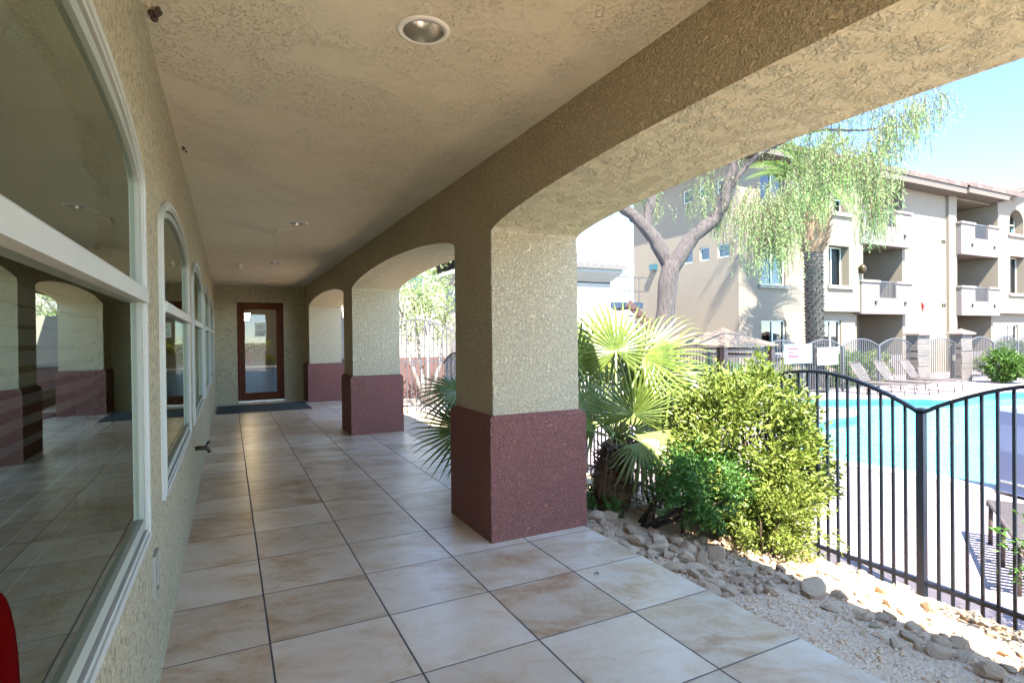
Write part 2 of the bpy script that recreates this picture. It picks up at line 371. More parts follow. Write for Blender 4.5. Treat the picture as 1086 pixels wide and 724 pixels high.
# left wall with arched window openings
WIN = [(-2.11, -.11), (.5, 2.5), (3.11, 5.11), (5.72, 7.72), (8.33, 10.33), (10.94, 12.94)]
SILL, SPR, RISE = .76, 2.06, .225
mb = MB(); TH = .2
def lw(y0, y1, za, zb, zc, zd): mb.quad((XW,y1,za),(XW,y0,zb),(XW,y0,zc),(XW,y1,zd))
def outline(y0, y1, ins, n=36):
    c, h = (y0+y1)/2, (y1-y0)/2; hh = h-ins; pts = [(y1-ins, SILL+ins), (y1-ins, SPR)]
    for k in range(1, n): 
        a = math.pi*k/n; tt = math.cos(a); pts.append((c+hh*tt, SPR+(RISE-ins*.9)*max(0,1-tt*tt)**.55))
    return pts + [(y0+ins, SPR), (y0+ins, SILL+ins)]
prev = -2.6
for y0, y1 in WIN:
    lw(prev, y0, -.1, -.1, 3.3, 3.3); lw(y0, y1, -.1, -.1, SILL, SILL)
    o = outline(y0, y1, 0)
    top = o[1:-1]
    for (ya, za), (yb, zb) in zip(top, top[1:]):
        mb.quad((XW,ya,za),(XW,yb,zb),(XW,yb,3.3),(XW,ya,3.3))
    for (ya, za), (yb, zb) in zip(o, o[1:]+o[:1]):
        mb.quad((XW,ya,za),(XW,yb,zb),(XW-TH,yb,zb),(XW-TH,ya,za))
    prev = y1
lw(prev, YE, -.1, -.1, 3.3, 3.3); mb.quad((XW,-2.6,-.4),(-6.52,-2.6,-.4),(-6.52,-2.6,3.3),(XW,-2.6,3.3)); mb.quad((-6.52,-2.6,-.4),(-6.52,YE+.2,-.4),(-6.52,YE+.2,3.3),(-6.52,-2.6,3.3)); mb.build('corridor_wall', M['wall'], club)
wl = ['near', 'second', 'third']
def ring(mb, y0, y1, i0, i1, x0, x1):
    a, b = outline(y0, y1, i0), outline(y0, y1, i1); n = len(a)
    for k in range(n):
        j = (k+1) % n
        A0,A1,B0,B1 = a[k],a[j],b[k],b[j]
        mb.quad((x1,*A0),(x1,*A1),(x1,*B1),(x1,*B0)); mb.quad((x0,*A0),(x0,*A1),(x1,*A1),(x1,*A0)); mb.quad((x1,*B0),(x1,*B1),(x0,*B1),(x0,*B0))
for i, (y0, y1) in enumerate(WIN):
    mb = MB(); ring(mb, y0, y1, -.012, .046, XW-.06, XW+.016); ring(mb, y0, y1, .004, .030, XW+.0, XW+.022)
    w = mb.build('arched_window', M['white'], club)
    if i >= 1 and i < 4: w['label'] = ['wide arched window closest to the camera', 'arched window between the outlet box and the hose tap', 'arched window just past the hose tap'][i-1]
    mb = MB(); ring(mb, y0, y1, .046, .060, XW-.06, XW+.002); mb.build('gasket', M['gasket'], w)
    mb = MB(); ring(mb, y0, y1, .060, .10, XW-.075, XW+.010); mb.build('sash', M['sash'], w)
    mb = MB(); mb.box(XW-.07, XW+.030, y0+.05, y1-.05, 1.642, 1.70, .010); mb.build('meeting_rail', M['white'], w)
    mb = MB(); o = outline(y0, y1, .09); mb.quad(*[(XW-.004, a, b) for a, b in o]); mb.build('pane', M['glass'], w)
    mb = MB(); k = 0
    while k < 26:
        z = 2.17 - k*.047; k += 1
        yy0, yy1 = y0+.12, y1-.12
        if z > SPR: yy0 += .25; yy1 -= .25
        mb.obox((XW-.12, (yy0+yy1)/2, z), (.016, 0, .017), (0, (yy1-yy0)/2, 0), (.0006, 0, -.0006))
    mb.build('blind', M['blind'], w)
# rooms behind the wall and behind the door
mb = MB(); x0, x1, ya, yb = -6.5, XW-TH, -2.59, YE+.2
mb.quad((x0,ya,0),(x1,ya,0),(x1,yb,0),(x0,yb,0)); mb.build('room_floor', M['carpet'], club)
mb = MB(); mb.quad((x0,ya,0),(x0,yb,0),(x0,yb,3),(x0,ya,3)); mb.quad((x0,ya,0),(x1,ya,0),(x1,ya,3),(x0,ya,3)); mb.quad((x0,yb,0),(x1,yb,0),(x1,yb,3),(x0,yb,3)); mb.quad((x0,ya,3),(x1,ya,3),(x1,yb,3),(x0,yb,3))
mb.build('room_wall', M['room'], club)
mb = MB(); lx0, lx1, ly0, ly1 = -1.2, 3.2, YE+.19, 20
mb.quad((lx0,ly0,.0),(lx1,ly0,.0),(lx1,ly1,.0),(lx0,ly1,.0)); mb.build('lobby_floor', M['tile'], club)
mb = MB(); mb.quad((lx0,ly0,0),(lx0,ly1,0),(lx0,ly1,3),(lx0,ly0,3)); mb.quad((lx0,ly1,0),(lx1,ly1,0),(lx1,ly1,3),(lx0,ly1,3))
mb.quad((lx1,ly0,0),(lx1,ly1,0),(lx1,ly1,.4),(lx1,ly0,.4)); mb.quad((lx1,ly0,2.6),(lx1,ly1,2.6),(lx1,ly1,3),(lx1,ly0,3)); mb.quad((lx0,ly0,3),(lx1,ly0,3),(lx1,ly1,3),(lx0,ly1,3))
mb.build('lobby_wall', M['room'], club)
# door
mb = MB(); dy = YE+.03; x0, x1 = DX0+.002, DX1-.002
mb.box(x0, x0+.055, dy-.015, dy+.10, .0, DZ-.002); mb.box(x1-.055, x1, dy-.015, dy+.10, .0, DZ-.002); mb.box(x0+.055, x1-.055, dy-.015, dy+.10, DZ-.06, DZ-.002)
fr = mb.build('entrance_door', M['wood'], club); fr['label'] = 'dark red-brown framed glass door at the end of the walkway'
mb = MB(); a, b, g0, g1 = x0+.058, x1-.058, .36, 1.07
mb.box(a, g0, dy, dy+.05, .03, DZ-.063); mb.box(g1, b, dy, dy+.05, .03, DZ-.063); mb.box(g0, g1, dy, dy+.05, .03, .215); mb.box(g0, g1, dy, dy+.05, 2.26, DZ-.063)
mb.build('door_leaf', M['wood'], fr)
mb = MB(); mb.quad((g0,dy+.025,.215),(g1,dy+.025,.215),(g1,dy+.025,2.26),(g0,dy+.025,2.26)); mb.build('door_glass', M['doorglass'], fr)
mb = MB(); mb.box(a+.03, a+.075, dy-.008, dy, 1.06, 1.28); mb.lathe([(0,-.03),(.02,-.028),(.028,0),(.02,.028),(0,.03)], (a+.052, dy-.04, 1.2), 12); mb.bar((a+.052,dy-.035,1.1),(a+.15,dy-.035,1.1),.016); mb.build('door_handle', M['bronze'], fr)
mb = MB(); mb.box(DX0, DX1, dy-.06, dy+.1, .0005, .028); mb.build('threshold', M['steel'], fr)

# ---- structure: floor
mb = MB(); mb.box(XW, 2.5, -2.6, YE+.19, -.14, 0.0); mb.box(-9, 2.5, -12, -2.6, -.14, 0.0); f_ = struct(mb.build('floor', M['tile']))

# ---- things on the clubhouse
def downlight(x, y, label):
    t_ = thing('recessed_ceiling_light', label, 'ceiling light', (x, y, ZC), 'recessed lights in the walkway ceiling')
    mb = MB(); mb.lathe([(.088,.001),(.088,-.007),(.110,-.007),(.116,-.0005)], (x,y,ZC), 40); mb.build('trim_ring', M['whitepaint'], t_)
    mb = MB(); mb.lathe([(.0885,-.004),(.0865,-.0085),(.085,-.0075)], (x,y,ZC), 40); mb.build('inner_ring', M['steel'], t_)
    mb = MB(); mb.lathe([(.086,-.0065),(.080,.035),(.074,.09),(.02,.092),(0.0,.092)], (x,y,ZC-.0), 40); mb.build('reflector', M['steel'], t_)
    return t_
# the ceiling sheet is cut round each light: build holes by replacing the sheet
LIGHTS = [(.77, 2.33, 'large recessed round ceiling light nearest the camera with bare metal reflector'), (.72, 6.79, 'recessed round ceiling light beside the ceiling access panel'),
          (.73, 10.41, 'recessed round ceiling light beside the white smoke detector'), (.707, 14.45, 'recessed round ceiling light just in front of the glass door')]
for o in list(COL.objects):
    if o.name == 'ceiling': bpy.data.objects.remove(o)
poly = [[Vector((XW-.02,-1.47,0)),Vector((XS+.02,-1.47,0)),Vector((XS+.02,YE+.02,0)),Vector((XW-.02,YE+.02,0))]]
for x, y, l in LIGHTS: poly.append([Vector((x+.09*math.cos(2*math.pi*k/32), y-.09*math.sin(2*math.pi*k/32), 0)) for k in range(32)])
flat = [v for lp in poly for v in lp]; mb = MB()
mb.v = [(v.x, v.y, ZC) for v in flat]; mb.f = [tuple(t_) for t_ in tessellate_polygon(poly)]; mb.sm = [False]*len(mb.f)
mb.build('ceiling', M['ceil'], club)
for x, y, l in LIGHTS: downlight(x, y, l)
mb = MB(); mb.box(.53, .91, 7.16, 7.55, ZC-.008, ZC+.01); ap = mb.build('access_panel', M['ceil'], club)
t_ = thing('smoke_detector', 'small white detector fixed to the ceiling near the left wall', 'detector', (.19, 10.83, ZC))
mb = MB(); mb.lathe([(.055,0),(.055,-.02),(.04,-.026)], (.19,10.83,ZC), 20); mb.build('base', M['plastic'], t_)
mb = MB(); mb.lathe([(.04,-.022),(.036,-.06),(.02,-.085),(0,-.09)], (.19,10.83,ZC), 20); mb.build('sensor_head', M['whitepaint'], t_)
for x, y, l, s in ((-.262, 2.66, 'dark mud nest at the top of the wall nearest the camera', 1.0), (-.262, 4.45, 'small dark mud nest on the ceiling edge above the second arched window', .7)):
    mb = MB(); random.seed(int(y*10))
    for k in range(7):
        c = Vector((x+random.uniform(0,.03), y+random.uniform(-.035,.035)*s, ZC-.008+random.uniform(-.012,.004))); r = random.uniform(.008,.016)*s
        mb.lathe([(0,-r),(r*.7,-r*.7),(r,0),(r*.7,r*.7),(0,r)], c, 8)
    tag(mb.build('mud_nest', M['nest']), l, 'nest')
# outlet box
t_ = thing('outlet_box', 'small open outlet box low on the left wall below the nearest window', 'outlet box', (XW, 2.76, .53))
mb = MB(); y0, y1, z0, z1 = 2.705, 2.80, .465, .61
for A in ((y0-.012,y0,z0,z1),(y1,y1+.012,z0,z1),(y0-.012,y1+.012,z1,z1+.012),(y0-.012,y1+.012,z0-.012,z0)): mb.box(XW-.005, XW+.014, A[0], A[1], A[2], A[3])
mb.build('cover_frame', plain('outlet_cover', (.26, .25, .19), .5), t_)
mb = MB(); mb.box(XW, XW+.003, y0, y1, z0, z1); mb.build('back_plate', M['utility'], t_)
mb = MB(); mb.box(XW+.003, XW+.008, 2.735, 2.77, .49, .585); mb.build('socket', M['bronze'], t_)
# hose tap
t_ = thing('hose_tap', 'dark metal hose tap sticking out low from the left wall', 'tap', (XW, 5.98, .50))
mb = MB(); mb.tube([(XW,5.98,.5),(XW+.06,5.98,.5),(XW+.10,5.98,.49),(XW+.12,5.98,.455)], [.02,.02,.018,.016], 10); mb.build('spout', M['bronze'], t_)
mb = MB(); mb.tube([(XW+.075,5.98,.5),(XW+.11,5.98,.545)], .008, 8); mb.tube([(XW+.10,5.945,.55),(XW+.122,6.015,.55)], .009, 8); mb.build('handle', M['iron'], t_)
mb = MB(); mb.lathe([(.0,-.008),(.028,-.008),(.028,0)], (XW+.004,5.98,.5), 12); mb.build('flange', M['bronze'], t_)
# door mat
t_ = thing('door_mat', 'long dark green door mat on the tiles before the glass door', 'mat', (.7, 13.6, 0))
mb = MB(); mb.box(-.25, 1.62, 12.83, 14.36, .002, .013, .006); mb.build('mat_border', M['gasket'], t_)
mb = MB(); mb.box(-.19, 1.56, 12.90, 14.29, .010, .018); mb.build('mat_pile', M['mat'], t_)
# notice on glass
t_ = thing('door_notice', 'pale printed notice taped inside the glass door', 'notice', (.71, dy, 1.76))
mb = MB(); mb.box(.585, .845, dy+.015, dy+.0185, 1.59, 1.93); mb.build('sheet', M['paper'], t_)
mb = MB()
for k in range(16):
    a0, a1 = 2*math.pi*k/16, 2*math.pi*(k+1)/16
    mb.quad(*[(.715+r*math.cos(a), dy+.0135, 1.825+r*.8*math.sin(a)) for r, a in ((.05,a0),(.05,a1),(.036,a1),(.036,a0))])
for z, w in ((1.70, .19), (1.655, .15), (1.63, .17)):
    x = .715-w/2
    while x < .715+w/2: l = random.uniform(.012,.03); mb.quad((x,dy+.0135,z),(x+l,dy+.0135,z),(x+l,dy+.0135,z+.017),(x,dy+.0135,z+.017)); x += l+.007
mb.build('print', M['ink'], t_)
# dry leaves blown onto the tiles
for k, (x, y, a, lab) in enumerate(((1.577,1.856,.5,'small brown dry leaf lying on the pale tiles in the foreground'), (.604,2.30,1.4,'tiny dark dry leaf on a tile near the camera'), (2.05,2.9,2.2,'curled dry leaf near the patio edge by the pillar'))):
    L = (.034,.02,.03)[k]; mb = MB(); d = Vector((math.cos(a),math.sin(a),0)); q = Vector((-d.y,d.x,0)); c = Vector((x,y,.003)); n = 7; prof = []
    for i_ in range(n+1):
        r = i_/n; w_ = L*.32*math.sin(math.pi*min(1,r*.97+.02))**.8+.0005; zc = .006*math.sin(math.pi*r); prof.append((c+d*L*(r-.5)-q*w_+UPZ*(zc+.006), c+d*L*(r-.5)+UPZ*zc, c+d*L*(r-.5)+q*w_+UPZ*(zc+.007)))
    for A_, B_ in zip(prof, prof[1:]): mb.quad(A_[0],A_[1],B_[1],B_[0]); mb.quad(A_[1],A_[2],B_[2],B_[1])
    tag(mb.build('dry_leaf', M['leafdry']), lab, 'leaf')
# lobby contents
t_ = thing('reception_counter', 'curved grey-blue reception counter with white top seen through the door', 'counter', (.8, 18.0, 0))
def arcwall(r0, r1, z0, z1, c, a0, a1, n=24):
    mb = MB()
    for k in range(n):
        p = [(c[0]+r*math.cos(a), c[1]+r*math.sin(a)) for a in (a0+(a1-a0)*k/n, a0+(a1-a0)*(k+1)/n) for r in (r0, r1)]
        for za in (z0, z1): mb.quad((*p[0],za),(*p[1],za),(*p[3],za),(*p[2],za))
        for i, j in ((0,2),(1,3)): mb.quad((*p[i],z0),(*p[j],z0),(*p[j],z1),(*p[i],z1))
    return mb
C0 = (.8, 17.75); arcwall(1.25, 1.33, 0.0, .76, C0, R(195), R(345)).build('counter_front', M['counter'], t_)
arcwall(1.05, 1.40, .762, .81, C0, R(193), R(347)).build('counter_top', M['countertop'], t_)
t_ = thing('lantern', 'lit hanging lantern glowing inside the lobby behind the door', 'lamp', (.46, 17.2, 2.2))
mb = MB(); mb.lathe([(.0,-.14),(.055,-.14),(.09,.05),(.0,.05)], (.46,17.2,2.2), 8, False); mb.build('glowing_glass', M['lampglass'], t_)
mb = MB(); mb.lathe([(.11,.05),(.10,.08),(.02,.12),(0,.12)], (.46,17.2,2.2), 8, False); mb.tube([(.46,17.2,2.3),(.46,17.2,3.0)], .008, 6); mb.build('cap_and_chain', M['bronze'], t_)

# ---- added red shape standing in for an unidentified red blob near the camera
RX = -.2655
t_ = thing('red_stand_in', 'added red rounded shape standing in for a red blob at the lower left edge beside the window', 'stand-in', (RX, .93, 0))
mb = MB(); mb.lathe([(.012,.0),(.014,.25)], (RX,.93,0), 12); mb.build('handle', M['bronze'], t_)  # lower stub of the added red shape
mb = MB(); mb.lathe([(.010,.22),(.018,.30),(.020,.6),(.020,1.02),(.0195,1.06),(.018,1.10),(.0155,1.13),(.012,1.155),(.008,1.172),(.004,1.181),(.0,1.184)], (RX,.93,0), 20); mb.build('red_stand_in_body', M['red'], t_)

# ------------------------------------------------------------------ ground, deck, pool
ZD, ZWAT = -.35, -.45
ctrl = [(7.87,5.35),(8.55,6.35),(9.9,7.15),(11.4,7.65),(12.6,7.75),(13.25,8.15),(13.2,8.8),(12.4,9.25),(12.0,9.8),(13.2,10.25),(15.1,10.1),(16.9,9.2),(17.7,8.25),(19.2,8.3),(20.8,8.5),(21.8,8.2),(22.4,6.5),(21.5,3.5),(18,-.5),(13.5,-3),(10.2,-2.6),(8.7,-.5),(8.2,1.5),(8.15,3.3)]
def cr(P, n=5):
    out = []; L = len(P)
    for i in range(L):
        p0, p1, p2, p3 = [Vector(P[(i+k) % L]) for k in (-1,0,1,2)]
        for k in range(n):
            s = k/n; out.append(.5*((2*p1)+(p2-p0)*s+(2*p0-5*p1+4*p2-p3)*s*s+(3*p1-p0-3*p2+p3)*s**3))
    return out
pool = cr(ctrl); NP = len(pool)
cen = Vector((14.5, 3.8))
def offs(d):
    out = []
    for i, p in enumerate(pool):
        tdir = (pool[(i+1) % NP]-pool[i-1]).normalized(); nrm = Vector((-tdir.y, tdir.x)); out.append(p+nrm*d)
    return out
area = sum(pool[i].x*pool[(i+1) % NP].y-pool[(i+1) % NP].x*pool[i].y for i in range(NP))
sgn = 1 if area < 0 else -1           # +: outward
outer = offs(.30*sgn)
rect = [Vector((4.32,-14)),Vector((60,-14)),Vector((60,14.6)),Vector((4.32,14.6))]
loops = [[Vector((v.x,v.y,0)) for v in rect], [Vector((v.x,v.y,0)) for v in outer]]
flat = loops[0]+loops[1]; mb = MB(); mb.v = [(v.x,v.y,ZD) for v in flat]; mb.f = [tuple(x) for x in tessellate_polygon(loops)]; mb.sm = [False]*len(mb.f)
struct(mb.build('pool_deck', M['paver']))
mb = MB()
for i in range(NP):
    j = (i+1) % NP; a, b, c, d = pool[i], pool[j], outer[j], outer[i]
    mb.quad((a.x,a.y,ZD+.035),(b.x,b.y,ZD+.035),(c.x,c.y,ZD+.035),(d.x,d.y,ZD+.035)); mb.quad((d.x,d.y,ZD+.035),(c.x,c.y,ZD+.035),(c.x,c.y,ZD-.05),(d.x,d.y,ZD-.05)); mb.quad((a.x,a.y,ZD+.035),(b.x,b.y,ZD+.035),(b.x,b.y,ZD-.02),(a.x,a.y,ZD-.02))
struct(mb.build('pool_coping', M['coping']))
inn = offs(-.015*sgn); mb = MB()
for i in range(NP):
    j = (i+1) % NP; a, b = inn[i], inn[j]; mb.quad((a.x,a.y,ZD-.005),(b.x,b.y,ZD-.005),(b.x,b.y,ZWAT-.12),(a.x,a.y,ZWAT-.12))
struct(mb.build('pool_waterline', M['bandtile']))
inn2 = offs(-.4*sgn); mb = MB()
for i in range(NP):
    j = (i+1) % NP; a, b, c, d = inn[i], inn[j], inn2[j], inn2[i]
    mb.quad((a.x,a.y,ZWAT-.12),(b.x,b.y,ZWAT-.12),(c.x,c.y,-1.5),(d.x,d.y,-1.5))
n = len(mb.v); mb.v += [(v.x,v.y,-1.5) for v in inn2]; mb.f += [tuple(n+q for q in x) for x in tessellate_polygon([[Vector((v.x,v.y,0)) for v in inn2]])]; mb.sm += [False]*(len(mb.f)-len(mb.sm))
struct(mb.build('pool_basin', M['basin']))
mb = MB(); mb.v = [(v.x,v.y,ZWAT) for v in inn]; mb.f = [tuple(x)[::-1] for x in tessellate_polygon([[Vector((v.x,v.y,0)) for v in inn]])]; mb.sm = [False]*len(mb.f)
struct(mb.build('pool_water', M['water']))
mb = MB(); zg = -.40; B = 400
for a in ((-B,B,14.6,B),(-B,B,-B,-14),(60,B,-14,14.6),(-B,2.45,-14,14.6)): mb.quad((a[0],a[2],zg),(a[1],a[2],zg),(a[1],a[3],zg),(a[0],a[3],zg))
struct(mb.build('ground', M['sand']))
# planting bed between slab and fence
import mathutils.noise as mn
def bed_z(x, y):
    s = (x-2.5)/1.82
    return -.035 - .29*max(0,min(1,s))**1.1 + .025*mn.noise(Vector((x*2.1,y*2.1,0))) + .012*mn.noise(Vector((x*7,y*7,3)))
mb = MB(); nx, ny = 30, 330; Y0, Y1 = -11.9, 14.6
for j in range(ny+1):
    for i in range(nx+1):
        x = 2.49+1.84*i/nx; y = Y0+(Y1-Y0)*j/ny; mb.v.append((x, y, bed_z(x,y) if i < nx else ZD-.06))
for j in range(ny):
    for i in range(nx):
        a = j*(nx+1)+i; mb.f.append((a,a+1,a+nx+2,a+nx+1)); mb.sm.append(True)
struct(mb.build('planting_bed', M['dirt']))

# rocks: real separate stones
random.seed(11)
def rock_mesh(i):
    import bmesh
    bm = bmesh.new(); bmesh.ops.create_icosphere(bm, subdivisions=2, radius=1)
    cuts = [Vector((random.gauss(0,1),random.gauss(0,1),random.gauss(0,1))).normalized() for _ in range(11)]; lim = [random.uniform(.38,.72) for _ in cuts]
    for v in bm.verts:
        for c, l in zip(cuts, lim):
            d = v.co.dot(c)
            if d > l: v.co -= c*(d-l)*.92
        v.co *= 1+.10*mn.noise(v.co*1.8+Vector((i*3.1,0,0)))+.05*mn.noise(v.co*5+Vector((i,2,0)))
    me = bpy.data.meshes.new('rock'); bm.to_mesh(me); bm.free(); me.materials.append(M['rock'])
    return me
RM = [rock_mesh(i) for i in range(14)]
placed = []
def rock(x, y, r, label, group):
    o = bpy.data.objects.new('rock', random.choice(RM)); COL.objects.link(o)
    sz = (r*random.uniform(.8,1.35), r*random.uniform(.75,1.1), r*random.uniform(.5,.75))
    o.scale = sz; o.location = (x, y, bed_z(x,y)+sz[2]*.35); o.rotation_euler = (random.uniform(-.35,.35), random.uniform(-.35,.35), random.uniform(0,6.3))
    tag(o, label, 'rock', group); placed.append((x,y,r))
g1, g2, g3 = 'rocks along the patio edge', 'pale rocks along the fence', 'rocks in the lower right corner'
def scatter(n, xr, yr, rs, label, group, k=.62, squeeze=0):
    m_ = 0; tries = 0
    while m_ < n and tries < 6000:
        tries += 1; x, y, r = random.uniform(*xr), random.uniform(*yr), random.choice(rs)
        if squeeze and x > 3.28-.22*(y-2.5): continue
        if any((x-a)**2+(y-b)**2 < (k*(r+c))**2 for a, b, c in placed): continue
        rock(x, y, r, label, group); m_ += 1
scatter(14, (2.60,3.25), (2.9,4.8), (.085,.095,.105), 'larger angular tan rock in the shaded rubble beside the patio slab', g1, .6, 1)
scatter(125, (2.53,3.35), (2.35,5.0), (.035,.045,.055,.065,.075), 'angular tan rock in the shaded rubble beside the patio slab', g1, .58, 1)
scatter(16, (3.3,4.2), (1.75,3.0), (.08,.09), 'larger sun-bleached tan rock in the bed near the black fence', g2)
scatter(80, (3.15,4.22), (1.55,3.4), (.035,.045,.055,.07), 'sun-bleached tan rock in the bed near the black fence', g2)
scatter(16, (3.4,4.2), (3.4,5.4), (.05,.07), 'tan rock under the bushes by the fence', g2)
scatter(46, (2.95,4.22), (.75,1.7), (.045,.06,.075,.09), 'brownish rock in the shaded lower right of the planting bed', g3)
o = bpy.data.objects.new('boulder', RM[3]); COL.objects.link(o); o.location = (3.3,2.32,bed_z(3.3,2.3)+.03); o.scale = (.15,.09,.08); o.rotation_euler = (.2,-.3,.4); tag(o, 'single brown rock alone on bare soil at the shadow edge', 'rock')
o = bpy.data.objects.new('boulder', RM[5]); COL.objects.link(o); o.location = (3.62,4.75,-.02); o.scale = (.26,.2,.2); o.rotation_euler = (.2,.1,.4); tag(o, 'rounded brown boulder beside the fan palm trunk', 'rock')
# loose gravel in the bed: stuff
mb = MB(); random.seed(5)
for k in range(2600):
    y = random.uniform(.6,5.5); x = random.uniform(2.52,4.3); r = random.uniform(.006,.017)
    c = Vector((x,y,bed_z(x,y)+r*.3)); n = len(mb.v)
    for d in ((1,0,0),(0,1,0),(-1,0,0),(0,-1,0),(0,0,.8)): mb.v.append(tuple(c+Vector(d)*r*random.uniform(.7,1.3)))
    for a in range(4): mb.f.append((n+a,n+(a+1) % 4,n+4)); mb.sm.append(False)
tag(mb.build('gravel', M['rock']), kind='stuff')

# ------------------------------------------------------------------ iron fences
def arch_panel(mb, mlow, mp, P0, P1, zlow, ztop, rise, base, n, w=.016, rw=.034):
    """pickets + arched top rail + bottom rail between two posts"""
    P0, P1 = Vector(P0), Vector(P1)
    def zt(s): return ztop + rise*math.sin(math.pi*s)**.9
    N = 18
    pts = [(*(P0.lerp(P1, k/N)), zt(k/N)) for k in range(N+1)]
    for a, b in zip(pts, pts[1:]): mb.bar(a, b, rw, rw*.7)
    mlow.bar((*P0, zlow), (*P1, zlow), rw*.8, rw*.8)
    for k in range(1, n):
        p = P0.lerp(P1, k/n); mp.bar((p.x,p.y,base),(p.x,p.y,zt(k/n)-rw*.3), w)
random.seed(3)
FX, PL = 4.25, 1.60
ypost = [2.16 + PL*k for k in range(-4, 7)]
fnames = {0: None}
for k in range(len(ypost)-1):
    y0, y1 = ypost[k], ypost[k+1]
    if y1 < -2.5: continue
    yc = (y0+y1)/2
    lab = {0: 'black iron fence panel behind the palm trunk'}.get(k)
    lab = 'arched black iron fence panel left of the bare post, partly behind the big bush' if k == 4 else 'arched black iron fence panel at the right edge beside the lounger' if k == 3 else 'black iron fence panel standing behind the fan palms and bushes' if k > 4 else 'black iron fence panel beyond the right edge'
    t_ = thing('fence_panel', lab, 'fence', (FX, y0, ZD), 'iron fence panels along the planting bed')
    mr = MB(); ml = MB(); mp = MB(); arch_panel(mr, ml, mp, (FX,y0+.02), (FX,y1-.02), -.22, .955, .24, -.36, 19, .017)
    mr.build('top_rail', M['iron'], t_); ml.build('bottom_rail', M['iron'], t_); mp.build('bar_infill', M['iron'], t_)
    mb = MB(); mb.box(FX-.024,FX+.024,y0-.024,y0+.024,-.42,.965); p = mb.build('post', M['iron'], t_)
    mb = MB(); mb.box(FX-.029,FX+.029,y0-.029,y0+.029,.962,.985,.012); mb.build('post_cap', M['iron'], p)
# tall gate across the bed
t_ = thing('garden_gate', 'tall arched iron gate seen through the second arch', 'gate', (3.5, 11.8, -.1))
mr, ml, mp = MB(), MB(), MB(); arch_panel(mr, ml, mp, (2.62,11.8), (4.6,11.65), .05, 1.55, .36, -.1, 20, .018, .04); mr.bar((2.62,11.8,1.0),(4.6,11.65,1.0),.03)
mr.build('gate_frame', M['farfence'], t_); ml.build('bottom_rail', M['farfence'], t_); mp.build('bar_infill', M['farfence'], t_)
for x, y in ((2.62,11.8),(4.6,11.65)): mb = MB(); mb.box(x-.03,x+.03,y-.03,y+.03,-.3,1.65); mb.build('post', M['farfence'], t_)
# low wall with maroon base beyond
t_ = thing('garden_wall', 'tan garden wall with maroon base far beyond the gate', 'wall', (6, 17.5, -.35))
mb = MB(); mb.box(2.9, 9.6, 17.4, 17.6, .9, 2.15); mb.build('upper_wall', M['distant'], t_)
mb = MB(); mb.box(2.9, 9.6, 17.36, 17.64, -.5, .9); mb.build('wall_base', plain('faded_maroon', (.085, .045, .042), .9), t_)
# far fence, stone pillars, gate
FY, FZ = 11.2, ZD
fx = [5.5+1.95*k for k in range(9)]
fx = [x for x in fx]
def far_panel(x0, x1, lab):
    t_ = thing('fence_panel', lab, 'fence', (x0, FY, FZ), 'fence panels on the far side of the pool')
    mr, ml, mp = MB(), MB(), MB(); arch_panel(mr, ml, mp, (x0,FY), (x1,FY), FZ+.12, 1.07, .25, FZ+.06, 17, .02, .045)
    mr.build('top_rail', M['farfence'], t_); ml.build('bottom_rail', M['farfence'], t_); mp.build('bar_infill', M['farfence'], t_)
    mb = MB(); mb.box(x0-.03,x0+.03,FY-.03,FY+.03,FZ-.02,1.09); mb.build('post', M['farfence'], t_)
for k in range(8): far_panel(21.12-1.95*(8-k)+.35, 21.12-1.95*(7-k)+.35, 'far arched iron fence panel across the pool, left of the stone pillars')
for k in range(7): far_panel(25.2+2.0*k, 27.2+2.0*k, 'far arched iron fence panel right of the stone pillars')
for x, lab in ((21.85, 'left stacked-stone gate pillar with pyramid cap across the pool'), (24.75, 'right stacked-stone gate pillar with pyramid cap, beside the round shrub')):
    t_ = thing('stone_pillar', lab, 'pillar', (x, FY, FZ), 'stone gate pillars')
    mb = MB(); w, d = .38, .20; z = FZ-.02; random.seed(int(x))
    while z < 1.42:
        h = random.uniform(.07,.13); j = random.uniform(-.012,.012); mb.box(x-w-j, x+w+random.uniform(-.012,.012), FY-d+j, FY+d-j, z, min(z+h-.004, 1.42)); z += h
    mb.build('shaft', M['stone'], t_)
    mb = MB(); w2, d2 = .47, .29; mb.box(x-w2,x+w2,FY-d2,FY+d2,1.42,1.475)
    for a, b in (((-1,-1),(1,-1)),((1,-1),(1,1)),((1,1),(-1,1)),((-1,1),(-1,-1))): mb.quad((x+a[0]*w2,FY+a[1]*d2,1.477),(x+b[0]*w2,FY+b[1]*d2,1.477),(x,FY,1.64))
    mb.build('cap', M['cap'], t_)
t_ = thing('pool_gate', 'narrow iron gate between the two stone pillars', 'gate', (23.3, FY, FZ))
mr, ml, mp = MB(), MB(), MB(); arch_panel(mr, ml, mp, (22.29,FY),(24.31,FY), FZ+.12, 1.12, .16, FZ+.05, 14, .02, .045); mr.bar((22.29,FY,FZ+.1),(22.29,FY,1.15),.05); mr.bar((24.31,FY,FZ+.1),(24.31,FY,1.15),.05)
mr.build('gate_frame', M['farfence'], t_); ml.build('bottom_rail', M['farfence'], t_); mp.build('bar_infill', M['farfence'], t_)
mb = MB(); mb.box(24.1,24.22,FY-.07,FY-.01,.45,.65); mb.build('latch', M['steel'], t_)
